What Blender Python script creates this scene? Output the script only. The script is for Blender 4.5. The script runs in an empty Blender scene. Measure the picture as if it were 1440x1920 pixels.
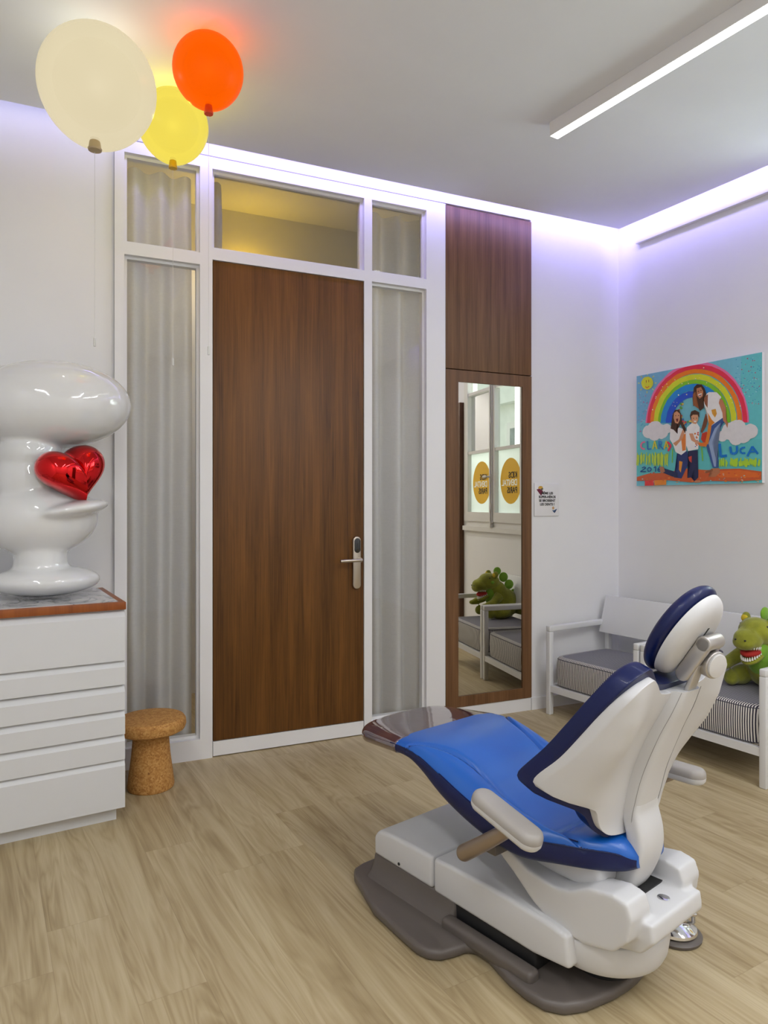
import bpy, bmesh, math, random
from mathutils import Vector, Matrix, Euler
random.seed(4)
PI = math.pi
S = bpy.context.scene
COL = S.collection
R = math.radians

# ------------------------------------------------------------------ materials
def srgb(r, g, b):
    f = lambda c: (c/255/12.92) if c/255 <= .04045 else ((c/255+.055)/1.055)**2.4
    return (f(r), f(g), f(b), 1)

class NT:
    def __init__(s, name):
        s.m = bpy.data.materials.new(name); s.m.use_nodes = True
        s.t = s.m.node_tree; s.b = s.t.nodes['Principled BSDF']; s.out = s.t.nodes['Material Output']
    def n(s, typ, **kw):
        nd = s.t.nodes.new(typ)
        for k, v in kw.items():
            if k.startswith('i_'):
                key = k[2:].replace('_', ' ')
                nd.inputs[int(key) if key.isdigit() else key].default_value = v
            else: setattr(nd, k, v)
        return nd
    def l(s, a, b): s.t.links.new(a, b)
    def coords(s, scale=(1, 1, 1), rot=(0, 0, 0), kind='Object'):
        tc = s.n('ShaderNodeTexCoord'); mp = s.n('ShaderNodeMapping')
        mp.inputs['Scale'].default_value = scale; mp.inputs['Rotation'].default_value = rot
        s.l(tc.outputs[kind], mp.inputs['Vector']); return mp.outputs['Vector']
    def noise(s, vec, scale, detail=3, rough=.5, dist=0):
        nz = s.n('ShaderNodeTexNoise'); nz.inputs['Scale'].default_value = scale
        nz.inputs['Detail'].default_value = detail; nz.inputs['Roughness'].default_value = rough
        nz.inputs['Distortion'].default_value = dist
        s.l(vec, nz.inputs['Vector']); return nz.outputs['Fac']
    def ramp(s, fac, stops):
        r = s.n('ShaderNodeValToRGB'); e = r.color_ramp.elements
        while len(e) < len(stops): e.new(.5)
        for k, (p, c) in enumerate(stops): e[k].position = p; e[k].color = c
        s.l(fac, r.inputs['Fac']); return r.outputs['Color']
    def math(s, op, a, b=None, c=None):
        m = s.n('ShaderNodeMath', operation=op)
        for i, v in enumerate((a, b, c)):
            if v is None: continue
            if isinstance(v, (int, float)): m.inputs[i].default_value = v
            else: s.l(v, m.inputs[i])
        return m.outputs[0]
    def mix(s, fac, a, b, mode='MIX'):
        m = s.n('ShaderNodeMix', data_type='RGBA', blend_type=mode)
        for i, v in ((0, fac), (6, a), (7, b)):
            if isinstance(v, (int, float, tuple)): m.inputs[i].default_value = v
            else: s.l(v, m.inputs[i])
        return m.outputs[2]
    def bump(s, h, strength=.2, dist=.01):
        b = s.n('ShaderNodeBump'); b.inputs['Strength'].default_value = strength
        b.inputs['Distance'].default_value = dist
        s.l(h, b.inputs['Height']); s.l(b.outputs[0], s.b.inputs['Normal'])

def plain(name, col, rough=.5, metal=0, coat=0, bump=0, bscale=60, spec=.5, var=.04, emit=None, es=0, sheen=0, vscale=6):
    t = NT(name); v = t.coords()
    nz = t.noise(v, vscale, 3)
    c2 = tuple(max(0, c*(1-var)) for c in col[:3])+(1,); c1 = tuple(min(1, c*(1+var)) for c in col[:3])+(1,)
    t.l(t.ramp(nz, [(.3, c2), (.7, c1)]), t.b.inputs['Base Color'])
    t.b.inputs['Roughness'].default_value = rough; t.b.inputs['Metallic'].default_value = metal
    t.b.inputs['Coat Weight'].default_value = coat; t.b.inputs['Coat Roughness'].default_value = .05
    t.b.inputs['Specular IOR Level'].default_value = spec
    t.b.inputs['Sheen Weight'].default_value = sheen
    if emit: t.b.inputs['Emission Color'].default_value = emit; t.b.inputs['Emission Strength'].default_value = es
    if bump: t.bump(t.noise(v, bscale, 4), bump, .004)
    return t.m

M = {}
M['wall'] = plain('wall_paint', (.80, .805, .815, 1), .75, bump=.03, bscale=150, var=.008)
M['ceil'] = plain('ceiling_paint', (.82, .85, .90, 1), .9, var=.008)
M['trim'] = plain('trim_paint', (.80, .805, .815, 1), .4, var=.01)
M['trimwin'] = plain('window_paint', (.70, .69, .66, 1), .4, var=.02)
M['lacquer'] = plain('white_lacquer', (.66, .67, .685, 1), .38, var=.01)
M['dark'] = plain('dark_gap', (.012, .012, .013, 1), .6)
M['steel'] = plain('brushed_steel', (.50, .45, .38, 1), .28, metal=1, var=.08, bump=.05, bscale=200)
M['chrome'] = plain('polished_metal', (.75, .75, .78, 1), .1, metal=1)
M['blackglass'] = plain('black_reader', (.004, .005, .007, 1), .12, coat=.6)
M['shell'] = plain('white_shell_plastic', (.62, .625, .64, 1), .42, var=.012, bump=.03, bscale=300)
M['taupe'] = plain('taupe_plastic', (.120, .104, .094, 1), .42, var=.04, bump=.05, bscale=260)
M['pad'] = plain('armrest_rubber', (.36, .34, .32, 1), .5, var=.04, bump=.05, bscale=260)
M['arm'] = plain('armrest_metal', (.36, .29, .23, 1), .32, metal=.75, var=.06)
M['seamgrey'] = plain('seam_grey', (.28, .28, .28, 1), .6)
M['silver'] = plain('satin_silver', (.52, .50, .48, 1), .36, metal=.7, var=.03)
M['silverw'] = plain('pale_plastic_disc', (.62, .61, .60, 1), .4)
M['chairframe'] = plain('white_powdercoat', (.72, .73, .74, 1), .42, var=.01)
M['ceramic'] = plain('glossy_white_resin', (.72, .73, .735, 1), .08, coat=.9, var=.006)
M['heart'] = plain('red_chrome', (.78, .005, .008, 1), .05, metal=1, coat=.4)
M['ledwhite'] = plain('lit_diffuser', (1, 1, 1, 1), .5, emit=(1, 1, .98, 1), es=6)
M['cord'] = plain('nylon_cord', (.62, .62, .60, 1), .6)
M['facade'] = plain('courtyard_plaster', (.75, .78, .72, 1), .8, var=.05)
M['facglass'] = plain('facade_window', (.12, .17, .17, 1), .2, var=.2)
M['paintblack'] = plain('black_print', (.012, .012, .014, 1), .6)
M['signwhite'] = plain('sign_card', (.78, .78, .785, 1), .35, var=.01)

def leather():
    t = NT('blue_leatherette'); v = t.coords()
    nz = t.noise(v, 4, 2)
    t.l(t.ramp(nz, [(.3, (.003, .085, .40, 1)), (.7, (.005, .115, .50, 1))]), t.b.inputs['Base Color'])
    t.b.inputs['Roughness'].default_value = .36; t.b.inputs['Coat Weight'].default_value = .25
    t.b.inputs['Coat Roughness'].default_value = .25
    t.bump(t.noise(v, 420, 3), .10, .002); return t.m
M['blue'] = leather()
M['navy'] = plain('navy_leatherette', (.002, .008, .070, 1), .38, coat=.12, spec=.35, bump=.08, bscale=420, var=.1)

def footcover():
    t = NT('glossy_foot_cover'); v = t.coords()
    lw = t.n('ShaderNodeLayerWeight', i_Blend=.3)
    nz = t.noise(v, 9, 3)
    t.l(t.ramp(nz, [(.3, (.035, .012, .035, 1)), (.7, (.075, .025, .03, 1))]), t.b.inputs['Base Color'])
    t.b.inputs['Roughness'].default_value = .06; t.b.inputs['Coat Weight'].default_value = 1
    t.b.inputs['Specular IOR Level'].default_value = .9; t.b.inputs['IOR'].default_value = 1.8
    t.bump(nz, .25, .01); return t.m
M['footcover'] = footcover()

def wood_panel(name, dark, light, scale=1.0, rough=.42):
    t = NT(name)
    v = t.coords((9*scale, 9*scale, .55*scale))
    n1 = t.noise(v, 3.2, 5, .6, .8)
    v2 = t.coords((90*scale, 90*scale, 1.2*scale)); n2 = t.noise(v2, 2.0, 4, .6)
    v3 = t.coords((1.8, 1.8, .12)); n3 = t.noise(v3, 2, 2, .5, .3)
    wv = t.n('ShaderNodeTexWave', wave_type='RINGS', rings_direction='Z')
    wv.inputs['Scale'].default_value = 1.6; wv.inputs['Distortion'].default_value = 6; wv.inputs['Detail'].default_value = 3
    t.l(t.coords((5*scale, 5*scale, .35*scale)), wv.inputs['Vector'])
    f = t.math('ADD', t.math('MULTIPLY', n1, .35), t.math('MULTIPLY', n2, .35))
    f = t.math('ADD', f, t.math('MULTIPLY', n3, .22)); f = t.math('ADD', f, t.math('MULTIPLY', wv.outputs['Fac'], .08))
    t.l(t.ramp(f, [(.34, dark), (.64, light)]), t.b.inputs['Base Color'])
    t.b.inputs['Roughness'].default_value = rough; t.bump(n2, .05, .002)
    t.b.inputs['Specular IOR Level'].default_value = .35
    return t.m
M['walnut'] = wood_panel('walnut_veneer', (.062, .024, .0045, 1), (.195, .080, .016, 1))
M['walnut2'] = wood_panel('walnut_veneer_wardrobe', (.085, .038, .014, 1), (.205, .102, .044, 1))
M['woodedge'] = wood_panel('cherry_edge', (.20, .05, .010, 1), (.34, .10, .022, 1), .6)
M['woodbrown'] = wood_panel('brown_wood_pilaster', (.07, .03, .014, 1), (.15, .07, .03, 1))

def floor_mat():
    t = NT('oak_vinyl_planks')
    a = -math.atan(.102)
    v = t.coords((1, 1, 1), (0, 0, a))           # planks run parallel to the right wall
    sp = t.n('ShaderNodeSeparateXYZ'); t.l(v, sp.inputs[0])
    W, L = .183, 1.25
    u = t.math('DIVIDE', sp.outputs['X'], W); iu = t.math('FLOOR', u); fu = t.math('FRACT', u)
    wn = t.n('ShaderNodeTexWhiteNoise', noise_dimensions='1D'); t.l(iu, wn.inputs['W'])
    w = t.math('ADD', t.math('DIVIDE', sp.outputs['Y'], L), t.math('MULTIPLY', wn.outputs['Value'], 7.3))
    iw = t.math('FLOOR', w); fw = t.math('FRACT', w)
    idv = t.n('ShaderNodeCombineXYZ'); t.l(iu, idv.inputs[0]); t.l(iw, idv.inputs[1])
    wn2 = t.n('ShaderNodeTexWhiteNoise', noise_dimensions='2D'); t.l(idv.outputs[0], wn2.inputs['Vector'])
    # grain coordinates shifted per plank
    off = t.n('ShaderNodeVectorMath', operation='MULTIPLY'); off.inputs[1].default_value = (17.3, 9.1, 5.7)
    t.l(wn2.outputs['Color'], off.inputs[0])
    add = t.n('ShaderNodeVectorMath', operation='ADD'); t.l(v, add.inputs[0]); t.l(off.outputs[0], add.inputs[1])
    def sc(vec, s):
        m = t.n('ShaderNodeVectorMath', operation='MULTIPLY'); m.inputs[1].default_value = s; t.l(vec, m.inputs[0]); return m.outputs[0]
    big = t.noise(sc(add.outputs[0], (6, .62, 1)), 1.0, 3, .5, 1.4)
    rings = t.math('FRACT', t.math('MULTIPLY', big, 11.0))
    rings = t.math('ABSOLUTE', t.math('SUBTRACT', rings, .5))
    fine = t.noise(sc(add.outputs[0], (105, 3.0, 1)), 1.0, 4, .6)
    mid = t.noise(sc(add.outputs[0], (15, .8, 1)), 1.0, 3, .6)
    f = t.math('ADD', t.math('MULTIPLY', rings, .26), t.math('MULTIPLY', fine, .24))
    f = t.math('ADD', f, t.math('MULTIPLY', mid, .60))
    f = t.math('ADD', f, t.math('MULTIPLY', t.math('SUBTRACT', wn2.outputs['Value'], .5), .10))
    colr = t.ramp(f, [(.26, (.29, .215, .110, 1)), (.44, (.42, .332, .19, 1)), (.66, (.54, .452, .285, 1))])
    e1 = t.math('MINIMUM', fu, t.math('SUBTRACT', 1, fu)); e1 = t.math('MULTIPLY', e1, W)
    e2 = t.math('MINIMUM', fw, t.math('SUBTRACT', 1, fw)); e2 = t.math('MULTIPLY', e2, L)
    e = t.math('MINIMUM', e1, e2); line = t.math('LESS_THAN', e, .0009)
    colr = t.mix(t.math('MULTIPLY', line, .28), colr, (.16, .10, .05, 1))
    t.l(colr, t.b.inputs['Base Color'])
    t.b.inputs['Roughness'].default_value = .46; t.b.inputs['Specular IOR Level'].default_value = .35
    t.bump(fine, .06, .002); return t.m
M['floor'] = floor_mat()

def cork():
    t = NT('cork'); v = t.coords()
    vo = t.n('ShaderNodeTexVoronoi'); vo.inputs['Scale'].default_value = 150; t.l(v, vo.inputs['Vector'])
    nz = t.noise(v, 30, 5, .7)
    sep = t.n('ShaderNodeSeparateColor'); t.l(vo.outputs['Color'], sep.inputs[0])
    f = t.math('ADD', t.math('MULTIPLY', sep.outputs[0], .5), t.math('MULTIPLY', nz, .5))
    c = t.ramp(f, [(.14, (.10, .035, .01, 1)), (.24, (.36, .155, .035, 1)), (.55, (.50, .25, .065, 1)), (.85, (.60, .34, .11, 1))])
    t.l(c, t.b.inputs['Base Color']); t.b.inputs['Roughness'].default_value = .8
    t.bump(f, .25, .004); return t.m
M['cork'] = cork()

def marble():
    t = NT('white_marble'); v = t.coords()
    n = t.noise(v, 4, 6, .6, 2.5)
    c = t.ramp(n, [(.40, (.55, .55, .56, 1)), (.47, (.25, .26, .28, 1)), (.50, (.6, .6, .61, 1)), (.7, (.72, .72, .72, 1))])
    t.l(c, t.b.inputs['Base Color']); t.b.inputs['Roughness'].default_value = .15; return t.m
M['marble'] = marble()

def glass(name, tint=(1, 1, 1, 1), ior=1.5, gain=1.0):
    t = NT(name); t.t.nodes.remove(t.b)
    tr = t.n('ShaderNodeBsdfTransparent'); tr.inputs[0].default_value = tint
    gl = t.n('ShaderNodeBsdfGlossy'); gl.inputs['Roughness'].default_value = .005
    fr = t.n('ShaderNodeFresnel', i_IOR=ior); mx = t.n('ShaderNodeMixShader')
    t.l(t.math('MULTIPLY', fr.outputs[0], gain), mx.inputs[0]); t.l(tr.outputs[0], mx.inputs[1]); t.l(gl.outputs[0], mx.inputs[2])
    t.l(mx.outputs[0], t.out.inputs[0]); return t.m
M['glass'] = glass('clear_glass', (.93, .94, .94, 1), 1.5, 1.5)
M['glasstrans'] = glass('smoked_transom_glass', (.55, .55, .53, 1), 1.6, 1.5)
M['glasswin'] = glass('window_glass', (.93, .97, .95, 1), 1.45)

def mirror():
    t = NT('mirror_silver'); t.b.inputs['Metallic'].default_value = 1
    t.b.inputs['Base Color'].default_value = (.68, .65, .57, 1); t.b.inputs['Roughness'].default_value = 0.002; return t.m
M['mirror'] = mirror()

def frosted():
    t = NT('frosted_film'); v = t.coords()
    t.l(t.ramp(t.noise(v, 3, 2), [(.3, (.75, .85, .82, 1)), (.7, (.80, .88, .85, 1))]), t.b.inputs['Base Color'])
    t.b.inputs['Roughness'].default_value = .6
    t.b.inputs['Transmission Weight'].default_value = 0
    tl = t.n('ShaderNodeBsdfTranslucent'); tl.inputs[0].default_value = (.85, .95, .92, 1)
    mx = t.n('ShaderNodeMixShader'); mx.inputs[0].default_value = .22
    t.l(t.b.outputs[0], mx.inputs[1]); t.l(tl.outputs[0], mx.inputs[2]); t.l(mx.outputs[0], t.out.inputs[0]); return t.m
M['frost'] = frosted()
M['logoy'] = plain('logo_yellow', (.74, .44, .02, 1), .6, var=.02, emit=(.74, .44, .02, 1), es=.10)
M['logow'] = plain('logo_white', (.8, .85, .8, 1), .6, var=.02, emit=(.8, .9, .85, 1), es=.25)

def sheer():
    t = NT('sheer_linen'); v = t.coords((1, 1, 1))
    n = t.noise(t.coords((14, 14, 3)), 20, 3, .7); n2 = t.noise(t.coords((3, 3, 60)), 6, 3, .7)
    f = t.math('ADD', t.math('MULTIPLY', n, .5), t.math('MULTIPLY', n2, .5))
    c = t.ramp(f, [(.3, (.70, .71, .725, 1)), (.7, (.80, .81, .825, 1))])
    t.l(c, t.b.inputs['Base Color']); t.b.inputs['Roughness'].default_value = .9
    tl = t.n('ShaderNodeBsdfTranslucent'); t.l(c, tl.inputs[0])
    mx = t.n('ShaderNodeMixShader'); mx.inputs[0].default_value = .22
    tp = t.n('ShaderNodeBsdfTransparent'); mx2 = t.n('ShaderNodeMixShader'); mx2.inputs[0].default_value = .14
    t.l(t.b.outputs[0], mx.inputs[1]); t.l(tl.outputs[0], mx.inputs[2])
    t.l(mx.outputs[0], mx2.inputs[1]); t.l(tp.outputs[0], mx2.inputs[2]); t.l(mx2.outputs[0], t.out.inputs[0]); return t.m
M['sheer'] = sheer()

def stripes():
    t = NT('striped_ticking'); tc = t.n('ShaderNodeTexCoord'); sp = t.n('ShaderNodeSeparateXYZ'); t.l(tc.outputs['Object'], sp.inputs[0])
    sn = t.n('ShaderNodeSeparateXYZ'); t.l(tc.outputs['Normal'], sn.inputs[0])
    isy = t.math('GREATER_THAN', t.math('ABSOLUTE', sn.outputs['Y']), .75)
    d = t.math('ADD', t.math('MULTIPLY', sp.outputs['Y'], t.math('SUBTRACT', 1, isy)), t.math('MULTIPLY', sp.outputs['X'], isy))
    fr = t.math('FRACT', t.math('DIVIDE', d, .0112))
    top = t.math('GREATER_THAN', sn.outputs['Z'], .97)
    thr = t.math('ADD', .50, t.math('MULTIPLY', top, .22))
    s = t.math('LESS_THAN', fr, thr)
    c = t.mix(s, (.78, .76, .72, 1), (.028, .024, .048, 1))
    c = t.mix(t.math('MULTIPLY', top, .70), c, (.19, .19, .225, 1))
    t.l(c, t.b.inputs['Base Color']); t.b.inputs['Roughness'].default_value = .85; return t.m
M['stripe'] = stripes()
M['piping'] = plain('dark_piping', (.06, .055, .08, 1), .8)

def balloon(name, emit, es, tint):
    # thin lit blown glass: glowing film that also lets the lamp inside shine through, tinted
    t = NT(name); t.t.nodes.remove(t.b); v = t.coords()
    em = t.n('ShaderNodeEmission', i_Strength=es)
    t.l(t.ramp(t.noise(v, 2.5, 2), [(.3, tuple(c*.94 for c in emit[:3])+(1,)), (.7, emit)]), em.inputs[0])
    tp = t.n('ShaderNodeBsdfTransparent'); tp.inputs[0].default_value = tint
    mx = t.n('ShaderNodeMixShader'); mx.inputs[0].default_value = .13
    t.l(em.outputs[0], mx.inputs[1]); t.l(tp.outputs[0], mx.inputs[2])
    gl = t.n('ShaderNodeBsdfGlossy'); gl.inputs['Roughness'].default_value = .35
    fr = t.n('ShaderNodeFresnel', i_IOR=1.35); m2 = t.n('ShaderNodeMixShader')
    t.l(t.math('MULTIPLY', fr.outputs[0], .25), m2.inputs[0]); t.l(mx.outputs[0], m2.inputs[1]); t.l(gl.outputs[0], m2.inputs[2])
    t.l(m2.outputs[0], t.out.inputs[0]); return t.m
M['bcream'] = balloon('cream_glass', (.80, .70, .47, 1), .98, (1, .93, .78, 1))
M['byellow'] = balloon('yellow_glass', (.92, .76, .11, 1), .98, (1, .80, .10, 1))
M['borange'] = balloon('orange_glass', (1.0, .125, .0, 1), 1.02, (1, .16, .01, 1))
M['ncream'] = plain('cream_rubber', (.42, .31, .15, 1), .4)
M['nyellow'] = plain('mustard_rubber', (.62, .38, .0, 1), .4)
M['norange'] = plain('red_orange_rubber', (.75, .05, .0, 1), .4)
M['plush'] = plain('green_plush', (.25, .265, .02, 1), .95, bump=.6, bscale=90, var=.3, sheen=.3, vscale=14)
M['plushlight'] = plain('lime_plush', (.20, .42, .03, 1), .95, bump=.6, bscale=90, var=.2, sheen=.3)
M['plushyellow'] = plain('yellow_plush', (.62, .46, .03, 1), .95, var=.1)
M['teeth'] = plain('white_felt', (.8, .8, .76, 1), .8)
M['mouth'] = plain('red_felt', (.42, .02, .015, 1), .8)
M['yellowwall'] = plain('corridor_wall', (.62, .42, .10, 1), .8)

def vcol():
    t = NT('printed_photo'); a = t.n('ShaderNodeAttribute', attribute_name='Col')
    nz = t.noise(t.coords(), 35, 3, .6)
    c = t.mix(.10, a.outputs['Color'], t.ramp(nz, [(.3, (.35, .35, .35, 1)), (.7, (1, 1, 1, 1))]), 'MULTIPLY')
    t.l(c, t.b.inputs['Base Color']); t.b.inputs['Roughness'].default_value = .35; return t.m
M['print'] = vcol()

# ------------------------------------------------------------------ mesh helpers
def thing(name, label, cat, loc=(0, 0, 0), rz=0, group=None):
    o = bpy.data.objects.new(name, None); COL.objects.link(o); o.empty_display_size = .1
    o.location = loc; o.rotation_euler = (0, 0, rz); o['label'] = label; o['category'] = cat
    if group: o['group'] = group
    return o
def tag(o, label, cat, group=None):
    o['label'] = label; o['category'] = cat
    if group: o['group'] = group
    return o
def bake(o):
    dg = bpy.context.evaluated_depsgraph_get(); dg.update()
    me = bpy.data.meshes.new_from_object(o.evaluated_get(dg), depsgraph=dg)
    o.modifiers.clear(); o.data = me
def obj(name, bm, mat, parent=None, smooth=True, bevel=0, seg=3, sub=0, voxel=0, smoothit=0, solid=0, angle=40, loc=None, rot=None, parentloc=None):
    me = bpy.data.meshes.new(name)
    if isinstance(bm, bmesh.types.BMesh):
        bmesh.ops.recalc_face_normals(bm, faces=bm.faces[:]); bm.to_mesh(me); bm.free()
    else: me = bm
    o = bpy.data.objects.new(name, me); COL.objects.link(o)
    mats = mat if isinstance(mat, (list, tuple)) else [mat]
    for m in mats: me.materials.append(M[m] if isinstance(m, str) else m)
    if loc: o.location = loc
    if rot: o.rotation_euler = rot
    did = False
    if solid:
        m = o.modifiers.new('s', 'SOLIDIFY'); m.thickness = solid; m.offset = 0; did = True
    if voxel:
        m = o.modifiers.new('r', 'REMESH'); m.mode = 'VOXEL'; m.voxel_size = voxel; did = True
    if smoothit:
        m = o.modifiers.new('sm', 'SMOOTH'); m.factor = .5; m.iterations = smoothit; did = True
    if bevel:
        m = o.modifiers.new('b', 'BEVEL'); m.width = bevel; m.segments = seg; m.limit_method = 'ANGLE'; m.angle_limit = R(30); did = True
    if sub:
        m = o.modifiers.new('u', 'SUBSURF'); m.levels = sub; m.render_levels = sub; did = True
    if did: bake(o)
    if smooth:
        for p in o.data.polygons: p.use_smooth = True
        if angle < 180 and not voxel:
            o.data.set_sharp_from_angle(angle=R(angle))
    if parent: o.parent = parent
    return o
def struct(name, bm, mat, parent=None, **kw):
    kw.setdefault('smooth', False)
    o = obj(name, bm, mat, parent, **kw)
    if parent is None: o['kind'] = 'structure'
    return o
def box(bm, x0, x1, y0, y1, z0, z1, mi=0):
    vs = [bm.verts.new(c) for c in ((x0, y0, z0), (x1, y0, z0), (x1, y1, z0), (x0, y1, z0), (x0, y0, z1), (x1, y0, z1), (x1, y1, z1), (x0, y1, z1))]
    for f in ((0, 3, 2, 1), (4, 5, 6, 7), (0, 1, 5, 4), (1, 2, 6, 5), (2, 3, 7, 6), (3, 0, 4, 7)):
        fc = bm.faces.new([vs[i] for i in f]); fc.material_index = mi
    return bm
def Box(*a): return box(bmesh.new(), *a)
def prism(bm, poly, a0, a1, axis='z', mi=0):
    def mk(u, v, w):
        return (u, v, w) if axis == 'z' else ((w, u, v) if axis == 'x' else (u, w, v))
    lo = [bm.verts.new(mk(u, v, a0)) for u, v in poly]; hi = [bm.verts.new(mk(u, v, a1)) for u, v in poly]
    n = len(poly)
    for k in range(n):
        f = bm.faces.new((lo[k], lo[(k+1) % n], hi[(k+1) % n], hi[k])); f.material_index = mi
    for r in (lo[::-1], hi):
        f = bm.faces.new(r); f.material_index = mi
    return bm
def loft(bm, rings, cap=True, close=True, mi=0):
    vs = [[bm.verts.new(p) for p in r] for r in rings]
    n = len(rings[0])
    for a, b in zip(vs[:-1], vs[1:]):
        for k in range(n if close else n-1):
            f = bm.faces.new((a[k], a[(k+1) % n], b[(k+1) % n], b[k])); f.material_index = mi
    if cap:
        for r in (vs[0][::-1], vs[-1]):
            f = bm.faces.new(r); f.material_index = mi
    return bm
def ell(bm, c, r, rot=(0, 0, 0), seg=32, mi=0):
    g = bmesh.ops.create_uvsphere(bm, u_segments=seg, v_segments=seg//2, radius=1)
    mtx = Matrix.Translation(c) @ Euler(rot).to_matrix().to_4x4() @ Matrix.Diagonal((*r, 1))
    bmesh.ops.transform(bm, matrix=mtx, verts=g['verts'])
    for v in g['verts']:
        for f in v.link_faces: f.material_index = mi
    return bm
def cyl(bm, p0, p1, r0, r1=None, seg=32, mi=0):
    return tube(bm, [p0, p1], [r0, r0 if r1 is None else r1], seg, mi)
def tube(bm, pts, rad, seg=20, mi=0, flat=1.0):
    pts = [Vector(p) for p in pts]
    if isinstance(rad, (int, float)): rad = [rad]*len(pts)
    rings = []; up = None
    for k, p in enumerate(pts):
        d = (pts[min(k+1, len(pts)-1)]-pts[max(k-1, 0)]).normalized()
        if up is None: up = Vector((0, 0, 1)) if abs(d.z) < .9 else Vector((0, 1, 0))
        a = d.cross(up).normalized(); up = a.cross(d).normalized()
        rings.append([p+a*math.cos(t)*rad[k]+up*math.sin(t)*rad[k]*flat for t in (2*PI*i/seg for i in range(seg))])
    return loft(bm, rings, mi=mi)
def lathe(bm, prof, seg=48, c=(0, 0, 0)):
    rings = [[(c[0]+r*math.cos(2*PI*i/seg), c[1]+r*math.sin(2*PI*i/seg), c[2]+z) for i in range(seg)] for r, z in prof]
    return loft(bm, rings)
def interp(tab, x):
    if x <= tab[0][0]: return tab[0][1]
    for (a, fa), (b, fb) in zip(tab[:-1], tab[1:]):
        if x <= b:
            t = (x-a)/(b-a); return fa+(fb-fa)*t
    return tab[-1][1]
def sinterp(tab, x):   # smooth (Catmull-Rom) table lookup
    n = len(tab)
    if x <= tab[0][0]: return tab[0][1]
    if x >= tab[-1][0]: return tab[-1][1]
    for i in range(n-1):
        if x <= tab[i+1][0]: break
    x0, y0 = tab[i]; x1, y1 = tab[i+1]; t = (x-x0)/(x1-x0); h = x1-x0
    m0 = (y1-tab[i-1][1])/(x1-tab[i-1][0]) if i > 0 else (y1-y0)/h
    m1 = (tab[i+2][1]-y0)/(tab[i+2][0]-x0) if i+2 < n else (y1-y0)/h
    t2 = t*t; t3 = t2*t
    return (2*t3-3*t2+1)*y0+(t3-2*t2+t)*h*m0+(-2*t3+3*t2)*y1+(t3-t2)*h*m1
def spline(pts, n):
    out = []
    tabs = [[(k, p[i]) for k, p in enumerate(pts)] for i in range(len(pts[0]))]
    for k in range(n+1):
        x = k/n*(len(pts)-1); out.append(tuple(sinterp(tb, x) for tb in tabs))
    return out
def text_mesh(body, size, bold=0.0, align='LEFT', spacing=1.0, line=1.0, extrude=.0004):
    cu = bpy.data.curves.new('lettering', 'FONT'); cu.body = body; cu.size = size; cu.offset = bold
    cu.align_x = align; cu.space_character = spacing; cu.space_line = line; cu.extrude = extrude; cu.resolution_u = 4
    t = bpy.data.objects.new('tmp', cu); COL.objects.link(t)
    dg = bpy.context.evaluated_depsgraph_get(); dg.update()
    me = bpy.data.meshes.new_from_object(t.evaluated_get(dg), depsgraph=dg)
    bpy.data.objects.remove(t); return me

# ------------------------------------------------------------------ camera
cam = bpy.data.cameras.new('camera'); co = bpy.data.objects.new('camera', cam); COL.objects.link(co)
cam.sensor_fit = 'HORIZONTAL'; cam.sensor_width = 36; cam.lens = 1310/1440*36; cam.shift_y = -17/1440
co.location = (0, 0, 1.33); co.rotation_euler = (R(90), 0, R(-24.3)); cam.clip_start = .02
S.camera = co

# ------------------------------------------------------------------ room shell
YB = 3.71; ZS = 3.136; ZC = 3.42; YF = -1.5; XL = -1.15
XR = lambda y: 3.821-.102*y
floor_poly = [(XL-.1, YF-.1), (XR(YF)+.12, YF-.1), (XR(5.2)+.12, 5.2), (XL-.1, 5.2)]
struct('floor', prism(bmesh.new(), floor_poly, -.05, 0), 'floor')
struct('ceiling', prism(bmesh.new(), floor_poly, ZC, ZC+.05), 'ceil')
# dropped soffit, .15 m short of the back and right wall: the light cove
d = .15
struct('ceiling_soffit', prism(bmesh.new(), [(XL, YF), (XR(YF)-d, YF), (XR(YB-d)-d, YB-d), (XL, YB-d)], ZS, ZS+.03), 'ceil')
bm = bmesh.new()
box(bm, XL-.1, .205, YB, YB+.06, 0, ZC); box(bm, 2.711, 3.46, YB, YB+.06, 0, ZC)
box(bm, .205, 2.711, YB, YB+.06, 3.15, ZC)
box(bm, 2.076, 2.711, YB+.045, YB+.06, 0, 3.15)
struct('wall_back', bm, 'wall')
struct('wall_left', Box(XL-.1, XL, YF, YB, 0, ZC), 'wall')
struct('wall_front', Box(XL-.1, XR(YF)+.1, YF-.1, YF, 0, ZC), 'wall')
# right wall, in the wall's own frame: local x runs from the corner towards the camera side
ra = thing('wall_right_frame', 'x', 'x'); del ra['label']; del ra['category']
TH = math.atan(.102)
rwM = Matrix.Translation((XR(YB), YB, 0)) @ Matrix.Rotation(-PI/2+TH, 4, 'Z')   # local +x -> toward -Y (+X), local +y -> +X outward
bpy.data.objects.remove(ra)
def rw_obj(o): o.matrix_world = rwM; return o
k_ = math.sqrt(1+.102**2)
sY = lambda y: (YB-y)*k_                       # world Y on the wall -> local x
w0, w1 = sY(2.50), sY(1.24)                    # window opening
zs0, zs1 = 1.10, 3.02
Lw = sY(YF)
bm = bmesh.new()
box(bm, -.1, w0, 0, .14, 0, ZC); box(bm, w1, Lw+.1, 0, .14, 0, ZC)
box(bm, w0, w1, 0, .14, 0, zs0); box(bm, w0, w1, 0, .14, zs1, ZC)
rw_obj(struct('wall_right', bm, 'wall'))
# baseboards
struct('baseboard_back', Box(2.711, 3.452, YB-.012, YB, 0, .075), 'trim')
rw_obj(struct('baseboard_right', Box(.0, sY(1.25), -.012, 0, 0, .075), 'trim'))
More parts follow.
